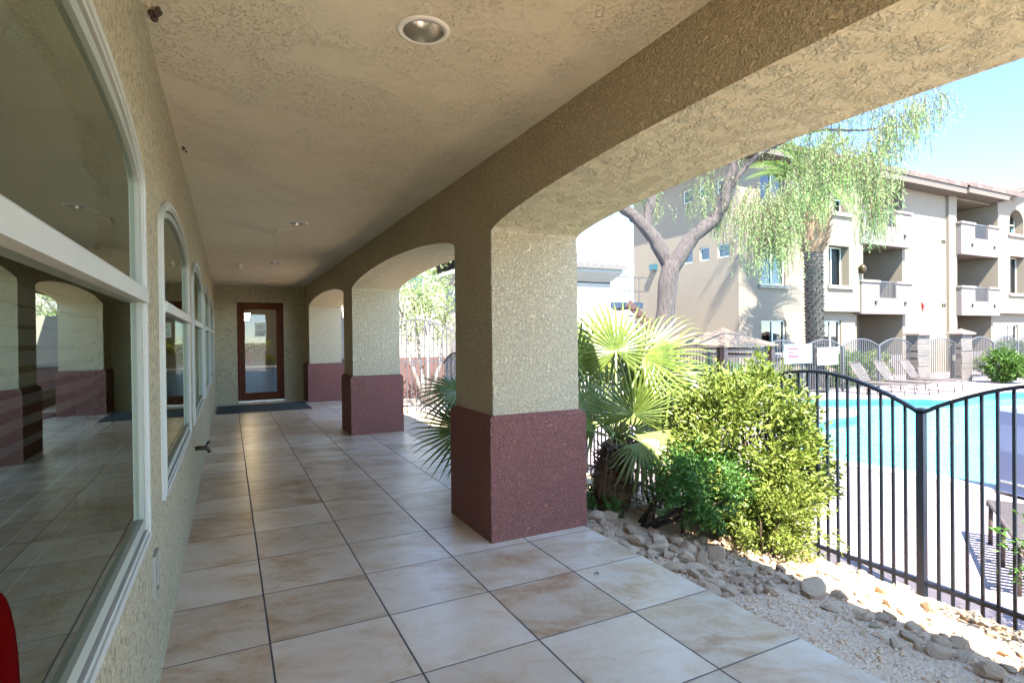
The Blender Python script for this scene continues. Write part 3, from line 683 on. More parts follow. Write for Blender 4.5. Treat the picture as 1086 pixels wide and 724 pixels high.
# banners
def marks(mb, x0, x1, z, h, y):
    x = x0
    while x < x1:
        l = random.uniform(.03,.06); mb.box(x, x+l, y-.006, y, z, z+h*random.choice((1,.8))); x += l+.018
t_ = thing('vinyl_banner', 'pale cyan banner with red lettering on the far fence', 'banner', (15.4, FY-.05, .9))
mb = MB(); mb.box(14.7,15.95,FY-.075,FY-.055,.62,1.20); mb.build('sheet', M['cyan'], t_)
mb = MB(); random.seed(2); marks(mb,14.85,15.30,1.03,.075,FY-.077); marks(mb,14.88,15.15,.93,.06,FY-.077); marks(mb,14.88,15.32,.80,.075,FY-.077); mb.build('lettering', M['redink'], t_)
t_ = thing('vinyl_banner', 'white notice banner with faint lines of text beside the date palm trunk', 'banner', (16.7, FY-.05, .8))
mb = MB(); mb.box(16.2,17.2,FY-.09,FY-.06,.53,1.08); mb.build('sheet', M['wbanner'], t_)
mb = MB()
for z in (.99,.88,.77,.66): marks(mb,16.35+random.uniform(0,.15),17.02,z,.035,FY-.092)
mb.build('lettering', plain('faint_print', (.16, .06, .075), .7), t_)

# ------------------------------------------------------------------ apartment building
apt = thing('apartment_building', 'cream three-storey apartment building with balconies and tiled roof behind the pool', 'building', (16.34, 14.2, ZD))
AY = 14.2
def wall_y(mb, y, x0, x1, z0, z1, holes=(), depth=.14, dirn=1):
    """facade in plane Y=y facing -Y; holes (x0,x1,z0,z1,arch)"""
    xs = sorted({x0, x1, *[h[0] for h in holes], *[h[1] for h in holes]}); zs = sorted({z0, z1, *[h[2] for h in holes], *[h[3] for h in holes]})
    for a, b in zip(xs, xs[1:]):
        for c, d in zip(zs, zs[1:]):
            if any(h[0]-1e-6 <= a and b <= h[1]+1e-6 and h[2]-1e-6 <= c and d <= h[3]+1e-6 for h in holes): continue
            mb.quad((a,y,c),(b,y,c),(b,y,d),(a,y,d))
    for h in holes:
        a, b, c, d = h[:4]; e = y+depth
        mb.quad((a,y,c),(a,e,c),(a,e,d),(a,y,d)); mb.quad((b,y,d),(b,e,d),(b,e,c),(b,y,c)); mb.quad((a,y,c),(b,y,c),(b,e,c),(a,e,c)); mb.quad((a,y,d),(a,e,d),(b,e,d),(b,y,d))
        if len(h) > 4:      # arched head
            m_, hw = (a+b)/2, (b-a)/2; r = h[4]; P = [(m_+hw*math.cos(math.pi*k/16), d-r+r*math.sin(math.pi*k/16)) for k in range(17)]
            for (xa,za),(xb,zb) in zip(P, P[1:]):
                mb.quad((xa,y,za),(xb,y,zb),(xb,y,d),(xa,y,d)) if abs(za-zb) > 1e-9 or za < d else None
                mb.quad((xa,y,za),(xb,y,zb),(xb,e,zb),(xa,e,za))
def window(parent, y, x0, x1, z0, z1, arch=0, sill=True, axis='y', proud=0.0):
    w = .05; fb = MB()
    fb.box(x0,x0+w,y-.03,y+.03,z0,z1); fb.box(x1-w,x1,y-.03,y+.03,z0,z1); fb.box(x0+w,x1-w,y-.03,y+.03,z1-w,z1); fb.box(x0+w,x1-w,y-.03,y+.03,z0,z0+w); m_ = (x0+x1)/2; fb.box(m_-.03,m_+.03,y-.035,y+.025,z0+w,z1-w)
    if arch: fb.box(x0+w,x1-w,y-.034,y+.024,z1-arch-.03,z1-arch+.03)
    f = fb.build('window', M['white'], parent)
    g = MB(); g.quad((x0+w,y,z0+w),(x1-w,y,z0+w),(x1-w,y,z1-w),(x0+w,y,z1-w)); g.build('pane', M['aglass'], f)
    c = MB(); c.quad((m_,y+.12,z0),(x1,y+.12,z0),(x1,y+.12,z1),(m_,y+.12,z1)); c.build('curtain', M['curtain'], f)
    c = MB(); c.quad((x0-.1,y+.5,z0-.1),(x1+.1,y+.5,z0-.1),(x1+.1,y+.5,z1+.1),(x0-.1,y+.5,z1+.1)); c.build('room_back', M['darkroom'], f)
    if sill: s = MB(); s.box(x0-.12,x1+.12,y-.14-.07-proud,y-.14+.10,z0-.13,z0-.005); s.build('sill', M['trim'], f)
    return f
ZR = 7.95
mb = MB()
wA = [(17.46,18.84,3.34,4.86),(17.5,18.86,.76,2.03),(17.5,18.8,6.35,7.5)]
wall_y(mb, AY, 16.34, 20.4, -.6, ZR, wA)
wB1 = [(21.0,22.2,.4,2.03)]
wall_y(mb, AY, 20.4, 23.22, -.6, 2.40, wB1)
wB = [(21.0,22.3,3.42,4.98),(21.3,22.3,6.3,7.3,.4)]
BY = AY-.28
wall_y(mb, BY, 20.4, 23.22, 2.38, ZR, wB, .42)
mb.quad((20.4,BY,2.38),(20.4,AY,2.38),(20.4,AY,ZR),(20.4,BY,ZR)); mb.quad((20.4,BY,2.38),(23.22,BY,2.38),(23.22,AY,2.38),(20.4,AY,2.38)); mb.quad((23.22,BY,2.38),(23.22,AY,2.38),(23.22,AY,ZR),(23.22,BY,ZR))
wall_y(mb, AY, 26.53, 30.12, -.6, ZR)
mb.box(30.12,30.82,AY-.12,AY+.2,-.6,ZR)
wF1 = [(35.5,37.1,.3,1.85)]; wF = [(35.5,37.1,3.47,5.36),(35.45,36.95,6.5,7.75,.7)]
FYb = AY-.30
wall_y(mb, AY, 34.27, 40.2, -.6, 2.45, wF1)
# gabled bay
wall_y(mb, FYb, 34.27, 40.2, 2.43, 8.0, wF, .45)
mb.quad((34.27,FYb,8.0),(40.2,FYb,8.0),(37.25,FYb,9.15)); mb.quad((34.27,FYb,2.43),(34.27,AY,2.43),(34.27,AY,8.0),(34.27,FYb,8.0)); mb.quad((34.27,FYb,2.43),(40.2,FYb,2.43),(40.2,AY,2.43),(34.27,AY,2.43))
wall_y(mb, AY, 40.2, 48, -.6, ZR)
# recessed balcony bays: back and side walls, ceilings
for x0, x1 in ((23.22,26.53),(30.82,34.27)):
    d = AY+1.9
    mb.quad((x0,AY,-.6),(x0,d,-.6),(x0,d,ZR),(x0,AY,ZR)); mb.quad((x1,AY,-.6),(x1,d,-.6),(x1,d,ZR),(x1,AY,ZR)); mb.quad((x0,d,-.6),(x1,d,-.6),(x1,d,ZR),(x0,d,ZR))
    for z in (2.38, 5.25): mb.box(x0+.01,x1-.01,AY+.02,d-.01,z,z+.22)
    mb.quad((x0,AY,7.85),(x1,AY,7.85),(x1,d,7.85),(x0,d,7.85)); mb.quad((x0,AY,7.85),(x1,AY,7.85),(x1,AY,ZR),(x0,AY,ZR))
# side wall facing the pool corner (plane X = 16.34) with small square windows
SX = 16.34
sw = [(16.42,16.92,4.36,4.88),(15.56,16.06,4.36,4.88),(14.62,15.18,4.36,4.88),(16.42,16.92,6.75,7.27),(15.56,16.06,6.75,7.27),(14.62,15.18,6.75,7.27)]
ys = sorted({AY, 20.0, *[h[0] for h in sw], *[h[1] for h in sw]}); zs = sorted({-.6, ZR, *[h[2] for h in sw], *[h[3] for h in sw]})
for a, b in zip(ys, ys[1:]):
    for c, d in zip(zs, zs[1:]):
        if any(h[0] <= a and b <= h[1] and h[2] <= c and d <= h[3] for h in sw): continue
        mb.quad((SX,b,c),(SX,a,c),(SX,a,d),(SX,b,d))
for a, b, c, d in sw:
    for q in (((a,c),(a,d)),((b,c),(b,d)),((a,c),(b,c)),((a,d),(b,d))): mb.quad((SX,*q[0]),(SX,*q[1]),(SX+.1,*q[1]),(SX+.1,*q[0]))
mb.quad((SX,20.0,-.6),(48,20,-.6),(48,20,ZR),(SX,20,ZR)); mb.quad((48,AY,-.6),(48,20,-.6),(48,20,ZR),(48,AY,ZR))
mb.build('wall', M['apt'], apt)
for h in wA: window(apt, AY+.11, *h)
for h in wB1: window(apt, AY+.11, *h, sill=False)
window(apt, BY+.37, 21.0,22.3,3.42,4.98, sill=False); window(apt, BY+.37, 21.3,22.3,6.3,7.3, .4, sill=False)
for h in wF1: window(apt, AY+.11, *h, sill=False)
window(apt, FYb+.40, *wF[0], sill=False); window(apt, FYb+.40, *wF[1][:4], .7, sill=False)
for x0, x1, y, z in ((20.9,22.5,BY,3.42),(21.15,22.45,BY,6.3),(35.3,37.3,FYb,3.47),(35.25,37.15,FYb,6.5)):
    s = MB(); s.box(x0,x1,y-.09,y+.02,z-.15,z-.004); s.build('sill', M['trim'], apt)
for a, b, c, d in sw:
    f = MB(); w = .045; x = SX+.08
    f.box(x-.03,x+.03,a,a+w,c,d); f.box(x-.03,x+.03,b-w,b,c,d); f.box(x-.03,x+.03,a+w,b-w,c,c+w); f.box(x-.03,x+.03,a+w,b-w,d-w,d); f = f.build('window', M['white'], apt)
    g = MB(); g.quad((x,a+w,d-w),(x,b-w,d-w),(x,b-w,c+w),(x,a+w,c+w)); g.build('pane', M['aglass'], f)
    g = MB(); g.quad((x+.4,a-.1,c-.1),(x+.4,b+.1,c-.1),(x+.4,b+.1,d+.1),(x+.4,a-.1,d+.1)); g.build('room_back', M['darkroom'], f)
# balconies: parapet with metal grille, cap, scuppers
for x0, x1 in ((23.0,26.62),(30.72,34.33)):
    for z0, z1 in ((2.30,3.60),(5.18,6.62)):
        py0, py1 = AY-.34, AY-.20; ga, gb = x0+1.25, x0+2.45 if x0 < 30 else x0+2.5; zg = z1-.62
        p = MB(); p.box(x0,ga,py0,py1,z0,z1); p.box(gb,x1,py0,py1,z0,z1); p.box(ga,gb,py0,py1,z0,zg); p.box(x0,x0+.14,py1,AY+.1,z0,z1); p.box(x1-.14,x1,py1,AY+.1,z0,z1); p.box(x0+.14,x1-.14,py1,AY+.018,z0,z0+.2)
        b = p.build('balcony', M['apt2'], apt)
        c = MB(); c.box(x0-.04,ga+.0,py0-.05,py1+.05,z1+.001,z1+.10); c.build('parapet_cap', M['trim'], b); c = MB(); c.box(gb,x1+.04,py0-.05,py1+.05,z1+.001,z1+.10); c.build('parapet_cap', M['trim'], b)
        g = MB(); yy = (py0+py1)/2
        g.bar((ga,yy,z1+.06),(gb,yy,z1+.06),.04)
        k = ga+.08
        while k < gb: g.bar((k,yy,zg),(k,yy,z1+.06),.022); k += .1
        g.build('grille', M['farfence'], b)
        s = MB()
        for xx in (x0+.95, x1-.55): s.box(xx-.05,xx+.05,py0-.06,py0+.01,z0+.42,z0+.54)
        s.build('scupper', M['bronze'], b)
    # ground floor low wall and door
    c = MB(); c.box(x0+.2,x0+.0+2.0,AY+1.80,AY+1.86,-.35,1.75); c.build('unit_door', M['reddoor'], apt)
    for z in (2.62, 5.5): c = MB(); c.box(x0+1.1,x0+2.0,AY+1.82,AY+1.87,z,z+2.05); c.build('unit_door', M['apt2'], apt)
    p = MB(); p.box(x0+.2,x1-.1,AY-.02,AY+.10,-.5,.55); p.build('patio_wall', M['apt2'], apt)
# roof
def roof_sheet(mb, x0, x1, y0, z0, y1, z1, pitch=.38):
    n = int((x1-x0)/pitch*8); top = []
    for i in range(n+1):
        x = x0+(x1-x0)*i/n; h = .19*abs(math.sin(math.pi*(x-x0)/pitch))
        top.append((x,h))
    for (xa,ha),(xb,hb) in zip(top, top[1:]):
        mb.quad((xa,y0,z0+ha),(xb,y0,z0+hb),(xb,y1,z1+hb),(xa,y1,z1+ha),smooth=True); mb.quad((xa,y0,z0-.05),(xb,y0,z0-.05),(xb,y0,z0+hb),(xa,y0,z0+ha))
mb = MB(); roof_sheet(mb, 15.7, 30.4, AY-.75, 8.2, 17.2, 9.1); roof_sheet(mb, 30.4, 36.0, AY-.85, 8.24, 17.2, 9.15); roof_sheet(mb, 39.5, 48.6, AY-.75, 8.2, 17.2, 9.1)
mb.quad((15.7,17.2,9.1),(48.6,17.2,9.1),(48.6,21,8.0),(15.7,21,8.0)); mb.quad((15.7,AY-.75,8.19),(15.7,17.2,9.09),(15.7,21,8.0))
for s in (-1, 1):
    n = 22
    for k in range(n):
        y0, y1 = FYb-.5+k*.3, FYb-.5+(k+1)*.3; 
        for q in range(4):
            ya, yb = y0+.3*q/4, y0+.3*(q+1)/4; ha, hb = .1*math.sin(math.pi*q/4), .1*math.sin(math.pi*(q+1)/4)
            mb.quad((37.25,ya,9.35+ha),(37.25,yb,9.35+hb),(37.25+s*3.5,yb,8.12+hb),(37.25+s*3.5,ya,8.12+ha))
mb.build('roof', M['roof'], apt)
mb = MB(); mb.box(15.75,30.45,AY-.70,AY+.0-.002,7.88,8.15); mb.box(30.45,34.2,AY-.80,AY-.002,7.92,8.19); mb.box(40.3,48.5,AY-.70,AY-.002,7.9,8.15)
for s in (-1, 1): mb.obox((37.25+s*1.72, FYb-.35, 8.62), (1.78,0,-s*.62), (0,.14,0), (0,0,.12))
mb.box(15.75,SX-.002,AY-.70,20.6,7.88,8.15); mb.build('eave', M['fascia'], apt)
def small(name, mat, boxes, label=None):
    mb = MB()
    for b in boxes: mb.box(*b)
    o = mb.build(name, M[mat], apt)
for x, z in ((26.95,5.75),(29.85,5.75),(26.95,2.78),(29.85,2.78)): small('wall_vent', 'bronze', [(x-.13,x-.02,AY-.04,AY+.01,z-.06,z+.06),(x+.03,x+.14,AY-.04,AY+.01,z-.06,z+.06)])
mb = MB(); mb.tube([(28.1,AY-.1,2.78),(28.1,AY,2.78)], .11, 16); mb.box(28.05,28.15,AY-.06,AY,2.52,2.66); mb.build('alarm_bell', plain('alarm_red', (.55,.03,.03), .4), apt)
for x, y, z in ((22.98,BY-.05,4.1),(38.4,FYb-.05,4.6)): mb = MB(); mb.lathe([(.0,-.18),(.1,-.16),(.14,.1),(.05,.2),(0,.2)], (x,y-.08,z), 10); mb.build('wall_lamp', M['bronze'], apt)
mb = MB(); mb.box(SX-.22,SX-.0,18.45,18.72,4.3,4.55); mb.build('wall_lamp', plain('teal_lamp', (.018,.06,.075), .4), apt)

mb = MB(); mb.tube([(31.75+.22*math.cos(2*math.pi*k/18), AY+1.84, 4.55+.22*math.sin(2*math.pi*k/18)) for k in range(19)], .06, 8, False)
tag(mb.build('door_wreath', M['hedge']), 'dark round wreath hanging in the right middle balcony of the apartments', 'wreath')
# pale building beyond, tile-roofed outbuilding, stair
t_ = thing('far_building', 'pale sunlit apartment block beyond the tile-roofed outbuilding', 'building', (13, 30, -.4))
mb = MB(); mb.box(6, 19.5, 29, 38, -.5, 9.0); mb.build('wall', M['distant'], t_)
mb = MB(); mb.box(5.6,19.9,28.6,38.4,9.0,9.3); mb.build('roof', M['fascia'], t_)
for x in (8.2,11,13.5,16.2):
    for z in (1.0,4.0,7.0):
        mb = MB(); mb.box(x,x+1.2,28.94,29.02,z-.3,z+1.0); w_ = mb.build('window', M['white'], t_)
        mb = MB(); mb.box(x+.08,x+1.12,28.93,28.97,z-.22,z+.92); mb.build('pane', M['aglass'], w_)
t_ = thing('outbuilding', 'low pale outbuilding with a tiled roof beside the pillar', 'building', (9, 14, -.4))
mb = MB(); mb.box(6.2,10.4,13.85,17.0,-.6,3.15); mb.build('wall', M['distant'], t_)
mb = MB(); A = [(6.2,13.85),(10.4,13.85),(10.4,17.0),(6.2,17.0)]; e = .28
for k in range(4):
    (xa,ya),(xb,yb) = A[k], A[(k+1) % 4]; f = lambda x, y: (x+(e if x > 8 else -e), y+(e if y > 15 else -e))
    (ua,va),(ub,vb) = f(xa,ya), f(xb,yb)
    mb.quad((xa,ya,3.10),(xb,yb,3.10),(xb,yb,3.16),(xa,ya,3.16)); mb.quad((xa,ya,3.13),(xb,yb,3.13),(ub,vb,3.40),(ua,va,3.40)); mb.quad((ua,va,3.40),(ub,vb,3.40),(ub,vb,3.52),(ua,va,3.52))
mb.build('eave', M['distant'], t_)
mb = MB(); n = 60
x0, x1 = 5.85, 10.75
for i in range(n*6):
    xa, xb = x0+(x1-x0)*i/(n*6), x0+(x1-x0)*(i+1)/(n*6); P = .26; ha, hb = [.11*abs(math.sin(math.pi*(x-x0)/P)) for x in (xa,xb)]
    mb.quad((xa,13.5,3.56+ha),(xb,13.5,3.56+hb),(xb,15.4,4.15+hb),(xa,15.4,4.15+ha),smooth=True); mb.quad((xa,13.5,3.50),(xb,13.5,3.50),(xb,13.5,3.56+hb),(xa,13.5,3.56+ha))
mb.quad((x0,15.4,4.15),(x1,15.4,4.15),(x1,17.5,3.56),(x0,17.5,3.56)); mb.quad((x1,13.5,3.56),(x1,17.5,3.56),(x1,15.4,4.15)); mb.build('roof', plain('grey_roof_tile', (.085, .078, .075), .9, var=.3), t_)
t_ = thing('exterior_stair', 'blue steel exterior stair landing between the outbuilding and the apartments', 'stair', (13, 18, -.4))
mb = MB(); mb.box(12.0,15.0,17.8,19.0,2.62,2.85); mb.build('landing', M['bluesteel'], t_)
for x in (13.15,): mb = MB(); mb.box(x-.09,x+.09,17.6,17.78,-.4,4.05); mb.build('post', M['bluesteel'], t_)
mb = MB()
for z in (3.3,3.85): mb.bar((12.0,17.8,z),(15.3,17.8,z),.05)
for k in range(12): mb.bar((12.05+k*.25,17.8,2.85),(12.05+k*.25,17.8,3.85),.025)
mb.build('railing', M['farfence'], t_)
mb = MB(); mb.bar((14.0,17.5,2.8),(15.9,17.5,1.2),.12,.3)
for k in range(6): mb.box(14.1+k*.3,14.45+k*.3,17.4,18.6,2.55-k*.26,2.6-k*.26)
mb.build('steps', M['post'], t_)

# gazebo
t_ = thing('garden_gazebo', 'square gazebo with beige fabric canopy beyond the big bush', 'gazebo', (11.1, 10.2, ZD))
gx, gy, gw, gz = 11.0, 10.1, .92, 1.27
ca = R(0)
mb = MB()
for a, b in (((-1,-1),(1,-1)),((1,-1),(1,1)),((1,1),(-1,1)),((-1,1),(-1,-1))):
    N = 6
    for k in range(N):
        s0, s1 = k/N, (k+1)/N
        f = lambda s: gz+.42*s**1.15
        mb.quad((gx+a[0]*gw*(1-s0),gy+a[1]*gw*(1-s0),f(s0)),(gx+b[0]*gw*(1-s0),gy+b[1]*gw*(1-s0),f(s0)),(gx+b[0]*gw*(1-s1),gy+b[1]*gw*(1-s1),f(s1)),(gx+a[0]*gw*(1-s1),gy+a[1]*gw*(1-s1),f(s1)))
    mb.quad((gx+a[0]*gw,gy+a[1]*gw,gz),(gx+b[0]*gw,gy+b[1]*gw,gz),(gx+b[0]*gw,gy+b[1]*gw,gz-.05),(gx+a[0]*gw,gy+a[1]*gw,gz-.05))
mb.build('canopy', M['canopy'], t_)
for sx in (-1,1):
    for sy in (-1,1): mb = MB(); x, y = gx+sx*(gw-.12), gy+sy*(gw-.12); mb.box(x-.06,x+.06,y-.06,y+.06,ZD,gz-.03); mb.build('post', M['post'], t_)
for z in (gz-.10, gz-.24):
    for b in ((gx-gw+.18,gx+gw-.18,gy+gw-.17,gy+gw-.12), (gx+gw-.17,gx+gw-.12,gy-gw+.18,gy+gw-.18), (gx-gw+.18,gx+gw-.18,gy-gw+.12,gy-gw+.17)): mb = MB(); mb.box(*b, z-.05, z); mb.build('rail', M['post'], t_)

# ------------------------------------------------------------------ pool furniture
def lounger(name, label, origin, axis, L=1.9, W=.66, back=True, group=None, pale='strap'):
    """axis: unit vector from head to foot; width to the left of axis"""
    o = Vector(origin); a = Vector((axis[0],axis[1],0)).normalized(); w = Vector((-a.y,a.x,0)); H = .36
    t_ = thing(name, label, 'lounger', tuple(o), group)
    P = lambda u, v, z: o+a*u+w*v+Vector((0,0,z))
    bk = .62 if back else 0.0
    mb = MB()
    for v in (-W/2, W/2): mb.tube([P(bk-.02,v,H),P(L-.04,v,H),P(L,v,H-.05)], .017, 6)
    for u in (bk, L-.05): mb.tube([P(u,-W/2,H),P(u,W/2,H)], .015, 6)
    mb.build('frame', M['lounge'], t_)
    for u in (bk+.12, L-.16) + ((L/2,) if not back else ()):
        for v in (-W/2, W/2):
            mb = MB(); mb.tube([P(u,v,H),P(u+.03,v,.18),P(u+.04,v,0)], [.02,.018,.018], 6); mb.build('leg', M['lounge'], t_)
    mb = MB(); k = bk+.05
    while k < L-.04: mb.obox(P(k,0,H+.013), a*.022, w*(W/2+.012), Vector((0,0,.003))); k += .068
    mb.build('seat_straps', M[pale], t_)
    if back:
        mb = MB(); ms = MB(); hb = .62
        for v in (-W/2, W/2): mb.tube([P(bk,v,H),P(bk-.36,v,H+.60)], .017, 6)
        mb.tube([P(bk-.36,-W/2,H+.60),P(bk-.36,W/2,H+.60)], .017, 6)
        for k in range(1, 10):
            s = k/10; ms.obox(P(bk-.36*s,0,H+.60*s), (a*-.36+Vector((0,0,.6))).normalized()*.022, w*(W/2+.01), a*.003)
        b = mb.build('backrest', M['lounge'], t_); ms.build('back_straps', M[pale], b)
    return t_
G = 'loungers across the pool'
lounger('sun_lounger', 'leftmost far strap lounger across the pool, below the hedge', (17.3,10.95,ZD), (.12,-1), group=G, pale='strapl')
lounger('sun_lounger', 'middle far strap lounger across the pool', (18.55,10.95,ZD), (.12,-1), group=G, pale='strapl')
lounger('sun_lounger', 'far strap lounger beside the left stone pillar', (19.95,10.95,ZD), (.12,-1), group=G, pale='strapl')
# near lounger at right edge
lounger('sun_lounger', 'strap lounger close behind the fence at the right edge', (4.62-.5*-.33+.16,1.52,ZD), (.86,.5), L=1.42, W=.66, back=False)
t_ = thing('patio_chair', 'dark metal patio chair at the right edge by the pool', 'chair', (6.1, 1.75, ZD))
cx, cy = 6.12, 1.70; mb = MB()
for sx in (-.25,.25): mb.tube([(cx+sx,cy-.25,ZD+.62),(cx+sx,cy+.22,ZD+.62),(cx+sx,cy+.28,ZD+.3),(cx+sx,cy+.25,ZD)], .016, 6); mb.tube([(cx+sx,cy-.25,ZD+.9),(cx+sx,cy-.22,ZD+.4),(cx+sx,cy-.3,ZD)], .016, 6)
mb.build('frame', M['lounge'], t_)
mb = MB()
for k in range(7): mb.box(cx-.25,cx+.25,cy-.22+k*.066,cy-.175+k*.066,ZD+.40,ZD+.41)
mb.build('seat', M['strap'], t_)
mb = MB()
for k in range(7): mb.box(cx-.25,cx+.25,cy-.255,cy-.245,ZD+.46+k*.062,ZD+.50+k*.062)
mb.build('backrest', M['strap'], t_)
# covered pool lift
t_ = thing('covered_pool_lift', 'boxy pool lift under a grey-blue fitted cover at the pool edge', 'pool lift', (8.2, 3.0, ZD))
a = R(-17); ux, uy = Vector((math.cos(a),math.sin(a),0)), Vector((-math.sin(a),math.cos(a),0)); c0 = Vector((7.84,3.2,0))
mb = MB(); lay = [(ZD+.035,0),(ZD+.15,.012),(ZD+.5,-.005),(.45,.004),(.60,.0),(.645,.02),(.66,.05)]
prof = []
for z, ins in lay:
    prof.append([c0+ux*(ins if i in (0,3) else .95-ins)+uy*((-.62+ins) if i in (0,1) else -ins)+Vector((0,0,z)) for i in range(4)])
for A, B_ in zip(prof, prof[1:]):
    for i in range(4): j = (i+1) % 4; mb.quad(A[i],A[j],B_[j],B_[i])
mb.quad(*prof[-1]); mb.build('fitted_cover', M['cover'], t_)
mb = MB()
for i in range(4): mb.bar(prof[1][i]*1.0, prof[1][(i+1) % 4], .03, .02)
mb.build('hem_strap', M['utility'], t_)
# irrigation valve
t_ = thing('irrigation_valve', 'brown pipe irrigation valve rising from the rocks by the low bush', 'valve', (3.3, 3.66, -.15))
mb = MB(); mb.tube([(3.24,3.74,-.2),(3.24,3.74,.10),(3.26,3.72,.12),(3.40,3.60,.12),(3.42,3.58,.10),(3.42,3.58,-.2)], .014, 8); mb.tube([(3.24,3.74,-.08),(3.42,3.58,-.08)], .014, 8); mb.build('pipe', plain('rusty_pipe', (.11,.05,.035), .6, .4), t_)
mb = MB(); mb.tube([(3.33,3.66,.10),(3.33,3.66,.19)], .022, 8); mb.tube([(3.33,3.66,.19),(3.33,3.66,.20)], .04, 10); mb.build('valve_body', M['bronze'], t_)

# ------------------------------------------------------------------ plants
def leaf_quads(mb, c, n, size, outward=None, droop=.2, asp=.45):
    pass
def add_leaf(mb, p, d, size, asp=.42, roll=None):
    d = d.normalized(); s = d.orthogonal().normalized()
    s = Matrix.Rotation(random.uniform(0,6.28) if roll is None else roll, 3, d) @ s
    nrm = d.cross(s)*size*.12
    n = len(mb.v); mb.v += [tuple(p), tuple(p+d*size*.5+s*size*asp*.5+nrm), tuple(p+d*size), tuple(p+d*size*.5-s*size*asp*.5+nrm)]
    mb.f.append((n,n+1,n+2,n+3)); mb.sm.append(False)
def bush(name, label, cat, c, rx, ry, z0, z1, n, size, mat, stems=7, base=None, shell=.45, lump=.25, sprigs=0, seed=1, mats=None, group=None, freq=2.4, zlow=.35):
    random.seed(seed); t_ = thing(name, label, cat, (c[0],c[1],z0), group)
    mb = MB(); zc = (z0+z1)/2; rz = (z1-z0)/2; C = Vector((c[0],c[1],zc))
    clumps = []
    for k in range(max(60, n//55)):
        d = Vector((random.gauss(0,1),random.gauss(0,1),random.gauss(0,1))).normalized()
        q = 1+lump*mn.noise(d*freq+Vector((seed*5.1,0,0)))+lump*.5*mn.noise(d*freq*2.6)
        r = q*(1-shell*random.random()**1.6)
        zz = d.z if d.z > 0 else d.z*(1 if zlow > .9 else 1)
        clumps.append((C+Vector((d.x*rx,d.y*ry,zz*rz))*r, Vector((d.x/rx,d.y/ry,d.z/rz)).normalized()))
    per = n//len(clumps)
    cr_ = .16*min(rx,rz)+.03
    for p, o in clumps:
        ax = (o+Vector((random.gauss(0,.5),random.gauss(0,.5),random.gauss(.15,.4)))).normalized()
        for _ in range(per):
            s = random.random(); q = p+ax*(s-.5)*cr_*1.7+Vector((random.gauss(0,1),random.gauss(0,1),random.gauss(0,1)))*cr_*.38
            if q.z < z0+.02: continue
            add_leaf(mb, q, ax*.7+o*.3+Vector((random.gauss(0,.7),random.gauss(0,.7),random.gauss(.1,.6))), size*random.uniform(.42,1.4))
    for k in range(sprigs):
        d = Vector((random.gauss(0,1),random.gauss(0,1),abs(random.gauss(.5,.8)))).normalized(); p = C+Vector((d.x*rx,d.y*ry,d.z*rz))*.95; up = (d+Vector((0,0,.9))).normalized(); l = random.uniform(.08,.22)
        for i in range(11): add_leaf(mb, p+up*l*i/10, up+Vector((random.gauss(0,.8),random.gauss(0,.8),random.gauss(0,.5))), size*.8)
    mb.build('foliage', M[mat], t_)
    mb = MB()
    for k in range(stems):
        d = Vector((random.gauss(0,1),random.gauss(0,1),0)).normalized(); tip = C+Vector((d.x*rx*.7,d.y*ry*.7,rz*random.uniform(-.1,.6)))
        b = Vector(((base or c)[0]+d.x*.05,(base or c)[1]+d.y*.05,(z0 if base is None else base[2])-.06)); m_ = b.lerp(tip,.5)+Vector((random.gauss(0,.04),random.gauss(0,.04),.05))
        mb.tube([b,m_,tip], [.018,.012,.005], 6)
    mb.build('stem', M['twig'], t_)
    return t_
bush('garden_bush', 'big rounded yellow-green bush in front of the pool fence', 'bush', (4.06,3.45), .57, .60, -.26, 1.20, 24000, .056, 'leafbush', 9, None, .40, .13, 26, 4)
bush('garden_bush', 'low dark green bush spreading over the rocks by the fan palm', 'bush', (3.42,3.36), .36, .40, -.06, .58, 9000, .036, 'leafdark', 6, (3.18,3.86,-.14), .7, .38, 20, 9)
bush('garden_bush', 'pale yellow-green low bush at the foot of the big bush', 'bush', (3.80,2.98), .32, .34, -.33, .46, 7000, .036, 'leafpale', 4, None, .6, .35, 18, 12)
bush('garden_bush', 'loose pale shrub between the fan palm and the big bush', 'bush', (3.85,4.3), .30, .35, -.3, .42, 1900, .04, 'leafpale', 5, None, .9, .4, 14, 15)
# leaning trunk of the low bush
# shrub just outside the right edge of the picture
bush('edge_shrub', 'leafy shrub at the right edge close to the camera', 'bush', (3.96,.98), .40, .42, -.3, 1.0, 3600, .04, 'leafdark', 6, None, .7, .4, 30, 21)
# small leaf sprays in rock bed
for k, (x, y, s) in enumerate(((3.05,4.05,.10),(3.15,4.55,.13),(3.45,4.6,.16),(2.95,4.35,.08))):
    bush('weed_tuft', 'small green weed tuft among the rocks beside the fan palm', 'plant', (x,y), s, s, bed_z(x,y)-.01, bed_z(x,y)+s*1.6, 260, .04, 'leafdark', 2, None, .8, .3, 3, 40+k, group='weeds among the rocks')
